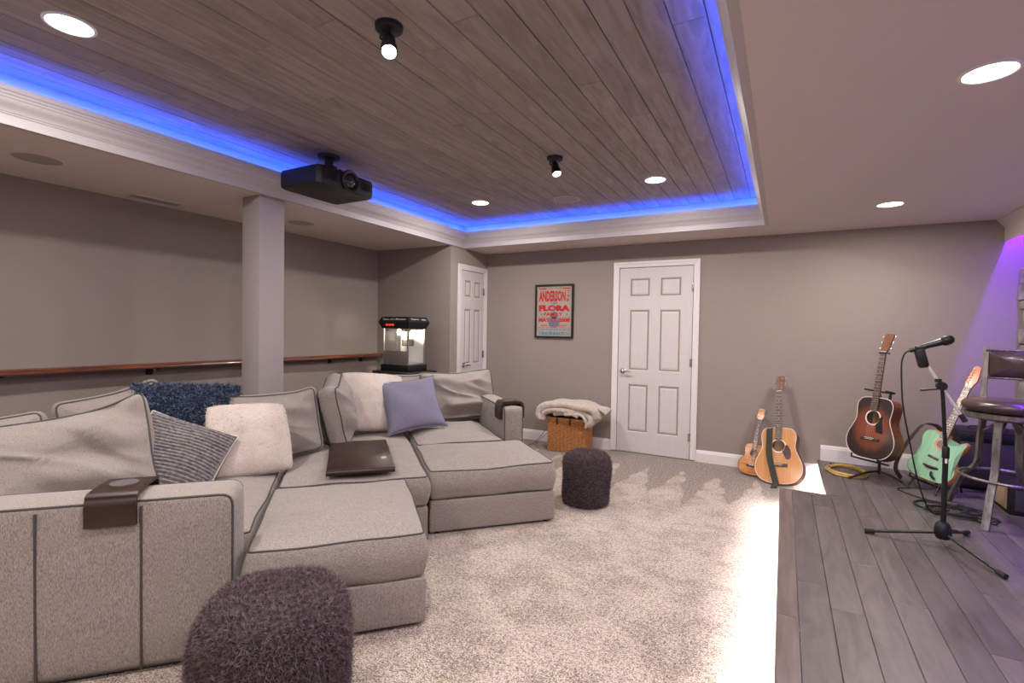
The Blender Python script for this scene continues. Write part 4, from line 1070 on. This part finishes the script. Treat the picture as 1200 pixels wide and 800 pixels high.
    for z_, hw_, dp in stn:
        for k in range(K):
            a = PI*k/(K-1); V.append((-math.cos(a)*hw_, yt-.003+math.sin(a)*dp, z_))
    for i in range(len(stn)-1):
        for k in range(K-1): F.append((i*K+k, i*K+k+1, i*K+K+k+1, i*K+K+k))
        F.append((i*K, i*K+K, i*K+2*K-1, i*K+K-1))
    nk = G().add(V, F).build('neck', sidem if topm == 'sunburst' else ('headwood' if kind == 'dread' else 'koa'), g0, ang=60)
    fz = hc[1]+hr+.006; w0 = .029 if kind == 'dread' else .021
    V = [(-w0, yt-.003, fz), (w0, yt-.003, fz), (nutw, yt-.003, hz), (-nutw, yt-.003, hz)]; V += [(x_, y_-.006, z_) for x_, y_, z_ in V]
    fb = G().add(V, [(0, 1, 2, 3), (7, 6, 5, 4), (0, 4, 5, 1), (1, 5, 6, 2), (2, 6, 7, 3), (3, 7, 4, 0)]).build('fretboard', 'rosewood', nk, smooth=False)
    sc = (hz-bz); g = G()
    for f in range(1, 21):
        z_ = hz-sc*(1-2**(-f/12))
        if z_ < fz+.003: break
        wz = nutw+(w0-nutw)*(hz-z_)/(hz-fz); g.box((0, yt-.0096, z_), (2*wz, .0015, .0018))
    g.build('frets', 'string', nk, smooth=False, kind='stuff')
    for f in (3, 5, 7, 9, 12, 15):
        z_ = hz-sc*(1-2**(-(f-.5)/12))
        if z_ < fz+.01: continue
        for q in ((-.008, .008) if f == 12 else (0,)): G().lathe([(0, 0), (.0034, 0), (0, .0006)], (q, yt-.0092, z_), 8, (0, -1, 0)).build('inlay_dot', 'ivory', nk)
    # headstock, tilted back
    hh = struct_head(g0, headm, hz, nutw, heads, yt, tun, kind)
    g = G(); nst = 6 if kind == 'dread' else 4
    for i in range(nst):
        q = (i-(nst-1)/2)/((nst-1)/2)
        g.tube([(q*.027*(1 if kind == 'dread' else .6), yt-.010, bz+.006), (q*(nutw-.004), yt-.011, hz)], .0006, 4)
    g.build('strings', 'string', g0, kind='stuff')
    G().box((0, yt-.008, hz+.001), (nutw*2, .008, .004)).build('nut', 'ivory', nk, smooth=False)
    return g0, yt
def struct_head(g0, mat, hz, nutw, heads, yt, tun, kind):
    tw, bw_, hl = heads; c, s_ = math.cos(R(14)), math.sin(R(14))
    pts = [(-nutw, 0), (nutw, 0), (bw_*1.02, .02), (tw, hl*.92), (tw*.8, hl), (-tw*.8, hl), (-tw, hl*.92), (-bw_*1.02, .02)]
    V = [(x_, yt-.006+z_*s_+dy, hz+z_*c) for dy in (0, .015) for x_, z_ in pts]; n = len(pts)
    h = G().add(V, [tuple(range(n)), tuple(reversed(range(n, 2*n)))]+[(k, (k+1) % n, n+(k+1) % n, n+k) for k in range(n)]).build('headstock', mat, g0, smooth=False)
    for i in range(tun):
        for sg in (-1, 1):
            z_ = .035+i*(hl-.06)/(tun-1); x_ = sg*(bw_+(tw-bw_)*z_/hl)
            y_ = yt-.006+z_*s_
            G().lathe([(0, 0), (.004, 0), (.004, .008), (0, .009)], (x_*.55, y_, hz+z_*c), 8, (0, -1, 0)).tube([(x_, y_+.008, hz+z_*c), (x_+sg*.014, y_+.008, hz+z_*c)], .0025, 6).tube([(x_+sg*.014, y_+.008, hz+z_*c-.006), (x_+sg*.014, y_+.008, hz+z_*c+.006)], [(.006, .003)]*2, 8).build('tuner', 'chrome', h)
    return h
acoustic('pale spruce-top acoustic guitar with a green strap leaning on the back wall', (.0, 5.07, .004), (-.012, 5.455, .945), (-.30, -1, .3), topm='spruce', sidem='mahog', headm='headwood')
gsp = bpy.data.objects['acoustic_guitar']
pts = [(-.078, .02, .507), (-.076, -.03, .508), (-.075, -.064, .485), (-.074, -.070, .40), (-.072, -.072, .25), (-.045, -.070, .12), (-.02, -.070, .02), (-.01, -.085, -.004), (-.005, -.16, -.055)]
G().ribbon(catmull(pts, 5), (1, 0, .15), .052, .004).build('strap', 'strapgreen', gsp, ang=50, label='dark green guitar strap hanging down the front')
acoustic('small flamed-orange ukulele leaning on the wall left of the spruce guitar', (-.245, 5.255, .004), (-.165, 5.455, .61), (-.22, -1, .3), L_=.655, kind='uke', topm='koa', sidem='koa', bindm='rosewood', headm='koa', pick=None, cat='ukulele', name='ukulele')
g3, yt3 = acoustic('dark sunburst acoustic guitar upright on a black stand at the back of the stage', (.650, 4.97, .345), (.786, 5.13, 1.372), (-.72, -.72, .2), L_=1.05, topm='sunburst', sidem='mahog', bindm='ivory', headm='headwood', pick='black')
G().box((0, yt3-.012, .897-.02), (.06, .012, .012), .003).tube([(.03, yt3-.012, .878), (.055, yt3-.005, .87)], .006, 8).build('capo', 'black', g3)
m3 = g3.matrix_world.copy()
# guitar stand under the sunburst guitar
gs_ = thing('guitar_stand', 'black folding stand holding the sunburst guitar', 'stand', (.72, 5.07, ZF))
inv = lambda p: Vector(p)-Vector((.72, 5.07, ZF))
up_ = m3.to_3x3() @ Vector((0, 0, 1)); sd_ = m3.to_3x3() @ Vector((1, 0, 0)); bk_ = m3.to_3x3() @ Vector((0, 1, 0)); O3 = m3.translation
pA = inv(O3+bk_*.10-up_*.03); pB = inv(O3+bk_*.095+up_*.58); hub = Vector((pA.x*1.0, pA.y, .05))
G().tube([hub, pA, pB], .011, 10).build('pole', 'blackm', gs_)
for a in (-.75, 1.4, 3.6):
    G().tube(catmull([hub+Vector((0, 0, .02)), hub+Vector((math.cos(a)*.1, math.sin(a)*.1, .008)), Vector((hub.x+math.cos(a)*.24, hub.y+math.sin(a)*.24, .009))], 5), .009, 8).build('leg', 'blackm', gs_)
for sg in (-1, 1):
    a0 = inv(O3+bk_*.095-up_*.018); a1 = inv(O3+bk_*.06+sd_*sg*.10-up_*.018); a2 = inv(O3-bk_*.075+sd_*sg*.11-up_*.010); a3 = inv(O3-bk_*.078+sd_*sg*.11+up_*.02)
    G().tube([a0, a1, a2, a3], .007, 8).build('cradle_arm', 'rubber', gs_)
y0_ = inv(O3+bk_*.095+up_*.565); G().tube(catmull([y0_, y0_-bk_*.04+sd_*.06, y0_-bk_*.13+sd_*.05], 5), .007, 8).tube(catmull([y0_, y0_-bk_*.05-sd_*.06, y0_-bk_*.14-sd_*.12], 5), .007, 8).build('neck_yoke', 'rubber', gs_)
# seafoam electric-acoustic
m = frame_pts((.985, 4.86, .25), (1.310, 5.02, 1.115), (-.68, -.75, .15)); ge = thing('electric_guitar', 'seafoam green cutaway guitar with orange wooden edge behind the mic stand', 'guitar', matrix=m)
ctrl = [(0, 0), (.07, .002), (.125, .022), (.158, .065), (.164, .115), (.150, .165), (.130, .205), (.128, .245), (.143, .285), (.158, .32), (.160, .352), (.142, .368), (.115, .355), (.088, .332), (.06, .322), (.036, .338), (.03, .385), (-.03, .39), (-.08, .398), (-.125, .385), (-.150, .35), (-.150, .305), (-.134, .262), (-.124, .225), (-.132, .185), (-.152, .14), (-.162, .09), (-.145, .042), (-.10, .012), (-.05, .001)]
out = [(p.x, p.z) for p in catmull([(a, 0, b) for a, b in ctrl], 4, closed=True)]; tE = .045
n = len(out)
cx_, cz_ = 0, .19
def rg(sc_, y_): 
    r_ = []
    for i in range(n):
        a = Vector(out[i-1]); b = Vector(out[(i+1) % n]); t_ = (b-a).normalized(); nn = Vector((-t_.y, t_.x)); p = Vector(out[i])+nn*sc_; r_.append((p.x, y_, p.y))
    return r_
V = rg(.012, -tE/2)+rg(.0, -tE/2+.012)+rg(0, tE/2-.008)+rg(.008, tE/2)
F = [(r*n+k, r*n+(k+1) % n, (r+1)*n+(k+1) % n, (r+1)*n+k) for r in range(3) for k in range(n)]+[tuple(3*n+k for k in range(n))]
G().add(V, F).build('body_sides', 'orangewood', ge, ang=60)
bm = bmesh.new(); vs = [bm.verts.new(v) for v in rg(.010, -tE/2-.001)]; bm.faces.new(vs); bmesh.ops.triangulate(bm, faces=bm.faces[:]); me = bpy.data.meshes.new('top'); bm.to_mesh(me); bm.free(); me.materials.append(M['seafoam'])
tpE = bpy.data.objects.new('top', me); COL.objects.link(tpE); tpE.parent = ge
yE = -tE/2-.002
G().lathe([(0, 0), (.030, 0), (.030, .0008), (0, .0008)], (0, yE, .300), 28, (0, -1, 0)).build('sound_hole', 'rosewood', tpE)
g = G().lathe([(.030, 0), (.044, 0), (.044, .0024), (.030, .0024), (.030, 0)], (0, yE, .300), 32, (0, -1, 0)); g.build('rosette', 'orangewood', tpE)
G().tube([(-.05, yE-.004, .115), (-.02, yE-.006, .108), (.02, yE-.006, .108), (.05, yE-.004, .115)], [(.006, .008), (.008, .016), (.008, .016), (.006, .008)], 8).build('bridge', 'rosewood', tpE)
G().box((-.01, yE-.003, .185), (.075, .007, .018), .003, rot=Matrix.Rotation(R(8), 3, 'Y')).build('pickup', 'rosewood', tpE)
for q in ((.088, .17), (.100, .115)): G().lathe([(.011, 0), (.010, .015), (.007, .017), (0, .017)], (q[0], yE, q[1]), 16, (0, -1, 0)).build('knob', 'black', tpE)
G().tube(catmull([(.02, yE-.006, .075), (.035, yE-.02, .05), (.06, yE-.006, .03)], 4), .008, 8).build('cable_plug', 'rubber', ge)
LE = .945; hzE = LE-.17
V = []; F = []; K = 9
for z_, w_, dp in ((.33, .028, .02), (.44, .027, .02), (hzE, .021, .018)):
    for k in range(K): a = PI*k/(K-1); V.append((-math.cos(a)*w_, yE-.003+math.sin(a)*dp, z_))
for i in range(2):
    for k in range(K-1): F.append((i*K+k, i*K+k+1, i*K+K+k+1, i*K+K+k))
nk = G().add(V, F).build('neck', 'orangewood', ge)
V = [(-.029, yE-.003, .345), (.029, yE-.003, .345), (.0215, yE-.003, hzE), (-.0215, yE-.003, hzE)]; V += [(x_, y_-.006, z_) for x_, y_, z_ in V]
G().add(V, [(0, 1, 2, 3), (7, 6, 5, 4), (0, 4, 5, 1), (1, 5, 6, 2), (2, 6, 7, 3), (3, 7, 4, 0)]).build('fretboard', 'rosewood', nk, smooth=False)
g = G()
for f in range(1, 21):
    z_ = hzE-.648*(1-2**(-f/12)); 
    if z_ > .35: g.box((0, yE-.0096, z_), (.05-.012*(z_-.35)/(hzE-.35), .0015, .0018))
g.build('frets', 'string', nk, smooth=False, kind='stuff')
for f in (3, 5, 7, 9, 12, 15, 17): G().lathe([(0, 0), (.0042, 0), (0, .0008)], (0, yE-.0092, hzE-.648*(1-2**(-(f-.5)/12))), 8, (0, -1, 0)).build('inlay_dot', 'ivory', nk)
hp = [(-.021, 0), (.021, 0), (.024, .03), (.035, .055), (.030, .12), (.022, .165), (-.004, .178), (-.022, .165), (-.028, .10), (-.034, .03)]
V = [(x_, yE-.001+dy, hzE+z_) for dy in (0, .015) for x_, z_ in hp]; n_ = len(hp)
hdE = G().add(V, [tuple(range(n_)), tuple(reversed(range(n_, 2*n_)))]+[(k, (k+1) % n_, n_+(k+1) % n_, n_+k) for k in range(n_)]).build('headstock', 'orangewood', ge, smooth=False)
for i in range(6): G().lathe([(0, 0), (.005, 0), (.005, .01), (0, .011)], (-.012, yE-.001, hzE+.035+i*.022), 8, (0, -1, 0)).tube([(-.03, yE+.008, hzE+.035+i*.022), (-.046, yE+.008, hzE+.035+i*.022)], .005, 8).build('tuner', 'chrome', hdE)
g = G()
for i in range(6): g.tube([((i-2.5)*.0104, yE-.012, .11), ((i-2.5)*.007, yE-.011, hzE+.03+i*.02)], .0006, 4)
g.build('strings', 'string', ge, kind='stuff')
G().ribbon(catmull([(-.06, .02, .405), (-.10, .0, .43), (-.16, -.03, .41), (-.185, -.045, .33), (-.205, -.05, .22), (-.215, -.05, .10), (-.205, -.04, -.0), (-.15, -.02, -.055)], 5), (.75, -.6, .2), .065, .004).build('strap', 'strapbrown', ge, ang=50)
# its low stand
mi = m; s2 = thing('guitar_stand', 'low black stand under the seafoam green guitar', 'stand', (1.0, 4.92, ZF))
iv = lambda p: Vector(p)-Vector((1.0, 4.92, ZF)); O4 = m.translation; b4 = m.to_3x3() @ Vector((0, 1, 0)); u4 = m.to_3x3() @ Vector((0, 0, 1)); x4 = m.to_3x3() @ Vector((1, 0, 0))
for sg in (-1, 1):
    f_ = iv(O4+x4*sg*.10-b4*.07); f_.z = .008; r_ = iv(O4+x4*sg*.13+b4*.22); r_.z = .008
    tp_ = iv(O4+x4*sg*.05+b4*.07+u4*.28)
    G().tube([f_, tp_, r_], .008, 8).build('leg', 'blackm', s2)
    G().tube([iv(O4+x4*sg*.09+b4*.05-u4*.012), iv(O4+x4*sg*.09-b4*.045-u4*.012), iv(O4+x4*sg*.09-b4*.05+u4*.012)], .007, 8).build('cradle_arm', 'rubber', s2)
G().tube([iv(O4+x4*-.12+b4*.05-u4*.012), iv(O4+x4*.12+b4*.05-u4*.012)], .008, 8).build('cross_bar', 'blackm', s2)
# ------------------------------------------------------------------ mic stand, microphone
ms = thing('microphone_stand', 'black tripod boom microphone stand on the stage planks', 'stand', (.815, 3.62, ZF))
q = lambda x_, y_, z_: (x_-.815, y_-3.62, z_-ZF)
G().tube([q(.815, 3.62, .215), q(.815, 3.62, .70)], .0135, 14).build('lower_pole', 'blackm', ms)
G().tube([q(.815, 3.62, .70), q(.790, 3.62, 1.075)], .0095, 12).lathe([(.010, -.03), (.017, -.028), (.018, .03), (.012, .038), (.009, .04)], q(.815, 3.62, .70), 16).build('upper_pole', 'black', ms)
G().box(q(.815, 3.607, .68), (.010, .004, .07)).build('white_label', 'white', ms, smooth=False)
G().lathe([(.012, -.05), (.03, -.045), (.040, -.02), (.040, .01), (.030, .04), (.016, .05)], q(.815, 3.62, .262), 20).tube([q(.84, 3.62, .27), q(.88, 3.61, .275)], .006, 8).build('hub', 'black', ms)
for x_, y_ in ((.466, 3.618), (.977, 3.29), (.99, 3.904)):
    d = Vector((x_-.815, y_-3.62, 0)).normalized()
    lg = G().tube([Vector(q(.815, 3.62, .245))+d*.035, Vector((x_-.815, y_-3.62, .016))], .0085, 10).build('leg', 'blackm', ms)
    e = Vector((x_-.815, y_-3.62, .016)); G().tube([e-d*.035+Vector((0, 0, .004)), e+d*.012], .014, 12).build('foot', 'rubber', lg)
blo, bhi = Vector(q(.889, 3.62, .895)), Vector(q(.673, 3.62, 1.276)); bd_ = (bhi-blo).normalized()
G().tube([blo, bhi], .0085, 10).build('boom', 'boomsteel', ms)
G().tube([blo-bd_*.01, blo+bd_*.035], .013, 12).build('boom_grip', 'rubber', ms)
cl = Vector(q(.786, 3.62, 1.077))
G().tube([cl+Vector((0, -.022, 0)), cl+Vector((0, .022, 0))], .024, 16).tube([cl+Vector((-.095, -.01, -.030)), cl+Vector((.0, -.005, -.012))], .006, 8).lathe([(0, 0), (.016, 0), (.016, .02), (0, .02)], cl+Vector((-.015, 0, .02)), 12).build('clutch', 'black', ms)
G().box(bhi+Vector((.02, 0, -.045)), (.048, .05, .11), .012, rot=Matrix.Rotation(R(-14), 3, 'Y')).box(bhi+Vector((.012, 0, .012)), (.05, .035, .022), .006).build('mic_clip', 'black', ms)
ma_, mb_ = Vector((.638, 3.62, 1.272)), Vector((.832, 3.62, 1.346)); md = (mb_-ma_)
mc = thing('microphone', 'black handheld microphone with a round grille head on the boom stand', 'microphone', tuple(ma_))
G().lathe([(0, 0), (.012, 0), (.0125, .02), (.016, .09), (.0195, .148), (.0195, .152), (0, .152)], (0, 0, 0), 20, md).build('mic_body', 'blackm', mc)
G().lathe([(.018, .150), (.026, .158), (.027, .166), (.0275, .170), (.026, .19), (.019, .204), (.008, .210), (0, .211)], (0, 0, 0), 22, md).build('mic_head', 'black', mc)
tag(G().tube(catmull([(.642, 3.618, 1.272), (.617, 3.615, 1.255), (.604, 3.62, 1.20), (.612, 3.65, 1.08), (.632, 3.70, .93), (.690, 3.80, .69), (.76, 3.95, .45), (.84, 4.12, .26), (.90, 4.22, .185), (.97, 4.30, .177), (1.02, 4.40, .177)], 7), .0042, 8).build('microphone_cable', 'rubber'), 'black cable hanging from the microphone down to the stage floor', 'cable')
# ------------------------------------------------------------------ bar stool
bs = thing('bar_stool', 'pewter-framed bar stool with brown leather seat and back at the right edge', 'stool', (1.28, 4.32, ZF))
H0 = .715
cv = catmull([(0, 0, H0-.01), (.19, 0, H0-.005), (.225, 0, H0+.012), (.232, 0, H0+.035), (.215, 0, H0+.058), (.15, 0, H0+.072), (0, 0, H0+.078)], 4)
G().lathe([(max(p.x, 0), p.z) for p in cv], seg=48).build('seat', 'leather', bs, ang=80)
G().lathe([(.15, H0-.055), (.21, H0-.05), (.222, H0-.04), (.222, H0-.012), (.20, H0-.008), (0, H0-.008)], seg=40).build('seat_ring', 'iron', bs)
feet = [(1.112, 4.055), (1.075, 4.66), (1.452, 4.59), (1.49, 3.99)]
for i, (x_, y_) in enumerate(feet):
    f_ = Vector((x_-1.28, y_-4.32, 0)); d = f_.normalized(); top_ = d*.165+Vector((0, 0, H0-.05)); L0 = f_.length
    pts = catmull([top_, d*.185+Vector((0, 0, H0-.2)), d*.20+Vector((0, 0, H0-.38)), d*(L0*.66+.04)+Vector((0, 0, .22)), f_+Vector((0, 0, 0.002))], 6)
    tdir = Vector((-d.y, d.x, 0))
    G().ribbon(pts, tdir, .038, .018).build('leg', 'iron', bs, ang=40)
    G().tube(catmull([d*.19+Vector((0, 0, H0-.17)), d*.13+Vector((0, 0, H0-.13)), d*.06+Vector((0, 0, H0-.075)), d*.03+Vector((0, 0, H0-.05))], 5), .008, 8).build('brace', 'iron', bs)
G().tube([(math.cos(2*PI*k/48)*.235, math.sin(2*PI*k/48)*.235, .285) for k in range(48)], .0095, 8, closed=True).build('foot_ring', 'iron', bs)
pl, prr = Vector((1.205-1.28, 4.525-4.32, 0)), Vector((1.50-1.28, 4.40-4.32, 0)); wv = (prr-pl).normalized(); bkd = Vector((-wv.y, wv.x, 0))
for p_ in (pl, prr):
    pts = catmull([p_+Vector((0, 0, H0-.04)), p_+bkd*.02+Vector((0, 0, H0+.12)), p_+bkd*.05+Vector((0, 0, 1.12))], 6)
    G().ribbon(pts, wv, .030, .020).build('back_post', 'iron', bs, ang=40)
mid = (pl+prr)/2+bkd*.035+Vector((0, 0, 1.005)); fl_ = (prr-pl).length
g, tp_, bt_ = pad([(-fl_/2+.02, -.085), (fl_/2-.02, -.085), (fl_/2-.02, .085), (-fl_/2+.02, .085)], -.022, .022, rc=.02, er=.014, bulge=.004, crown=.014, crown_b=.004, ne=10, nring=6)
up2 = Vector((0, 0, 1))
def bfn(p):
    bow = .035*(1-(p.x/(fl_/2))**2); return mid+wv*p.x+up2*p.y-bkd*(p.z)+bkd*bow
g.map(bfn).build('backrest', 'leather', bs, ang=80)
for zz in (-.094, .094): G().tube([bfn(Vector((x_, zz, 0))) for x_ in np.linspace(-fl_/2, fl_/2, 9)], .008, 8).build('back_rail', 'iron', bs)
# ------------------------------------------------------------------ amplifiers
am = thing('guitar_amplifier', 'large black guitar amplifier against the back wall behind the stool', 'amplifier', (1.43, 5.24, ZF))
G().box((0, 0, .235), (.44, .27, .455), .012).build('cabinet', 'black', am)
G().box((0, -.137, .20), (.39, .008, .34), .002).build('grille_cloth', 'grille', am)
G().box((0, -.137, .41), (.40, .010, .055), .002).build('control_panel', 'blackm', am)
for i in range(7): G().lathe([(0, 0), (.010, 0), (.008, .014), (0, .015)], (-.15+i*.05, -.141, .41), 12, (0, -1, 0)).build('knob', 'black', am)
for a in (-.19, .19):
    for b in (-.11, .11): G().lathe([(.014, 0), (.016, .008), (0, .008)], (a, b, 0), 10).build('foot', 'rubber', am)
G().ribbon(catmull([(-.12, 0, .463), (-.09, 0, .482), (.09, 0, .482), (.12, 0, .463)], 4), (0, 1, 0), .028, .006).build('handle', 'rubber', am)
sm = thing('small_amplifier', 'small black speaker box with tan grille side, on the floor behind the stool', 'amplifier', (1.49, 4.68, ZF))
G().box((0, 0, .10), (.28, .34, .195), .008).build('cabinet', 'black', sm)
G().box((-.142, 0, .10), (.006, .28, .145), .002).build('grille_cloth', 'tan', sm)
G().box((0, -.172, .10), (.22, .006, .14), .002).build('grille_cloth', 'grille', sm)
# ------------------------------------------------------------------ cables on the stage floor
def coil(cx, cy, rx, ry, turns, z0, r, seed, jit=.02, n=26):
    rd = random.Random(seed); P = []
    for k in range(int(turns*n)):
        a = 2*PI*k/n; tn = k/n; w1 = 1+.10*math.sin(tn*2.3+seed)
        P.append((cx+math.cos(a)*rx*w1+jit*noise.noise(Vector((tn*.8, seed, a))), cy+math.sin(a)*ry*w1+jit*noise.noise(Vector((seed, tn*.8, a))), z0+.0035*tn*.9+.002*math.sin(a*2+tn)))
    return P
yc = thing('yellow_cable_coil', 'coiled yellow cable lying on the stage by the baseboard', 'cable', (.5, 5.15, ZF))
G().tube(coil(0, 0, .135, .185, 7, .006, .0045, 3, .03), .0045, 6).build('cable_loops', 'yellowcable', yc)
G().tube([(-.02, .20, .012), (.03, .22, .018)], .009, 8).tube([(-.06, .17, .012), (-.10, .20, .014)], .009, 8).build('plug', 'rubber', yc)
labs = ['loose loop of black cable on the floor left of the mic stand base', 'tangled black cable heap on the floor behind the mic stand', 'small ring of black cable near the front stool leg', 'black cable trailing from the seafoam guitar to the cable heap', 'black cable trailing along the floor towards the small amplifier']
G_ = 'black cables on the stage floor'
cs = [coil(.97, 4.42, .13, .13, 2.2, ZF+.006, .004, 5, .05), coil(1.06, 4.36, .16, .10, 3.3, ZF+.012, .004, 6, .08), coil(1.17, 4.28, .07, .09, 2.2, ZF+.006, .004, 8, .03)]
cs.append(catmull([(1.03, 4.83, .30), (1.02, 4.78, .22), (.90, 4.86, .180), (.80, 4.80, .177), (.86, 4.66, .177), (.97, 4.56, .177), (1.10, 4.5, .185), (1.0, 4.38, .19)], 6))
cs.append(catmull([(1.02, 4.36, .195), (1.12, 4.44, .18), (1.24, 4.50, .177), (1.30, 4.62, .177), (1.34, 4.80, .177), (1.36, 4.95, .20)], 6))
for P, lb in zip(cs, labs): tag(G().tube(P, .0042, 6).build('floor_cable', 'rubber'), lb, 'cable', G_)
tag(G().box((1.075, 4.235, ZF+.022), (.10, .03, .022), .006).tube([(1.02, 4.235, ZF+.022), (1.0, 4.25, ZF+.02)], .006, 8).build('power_adapter', 'rubber'), 'small black power adapter lying among the cables behind the mic stand', 'adapter')
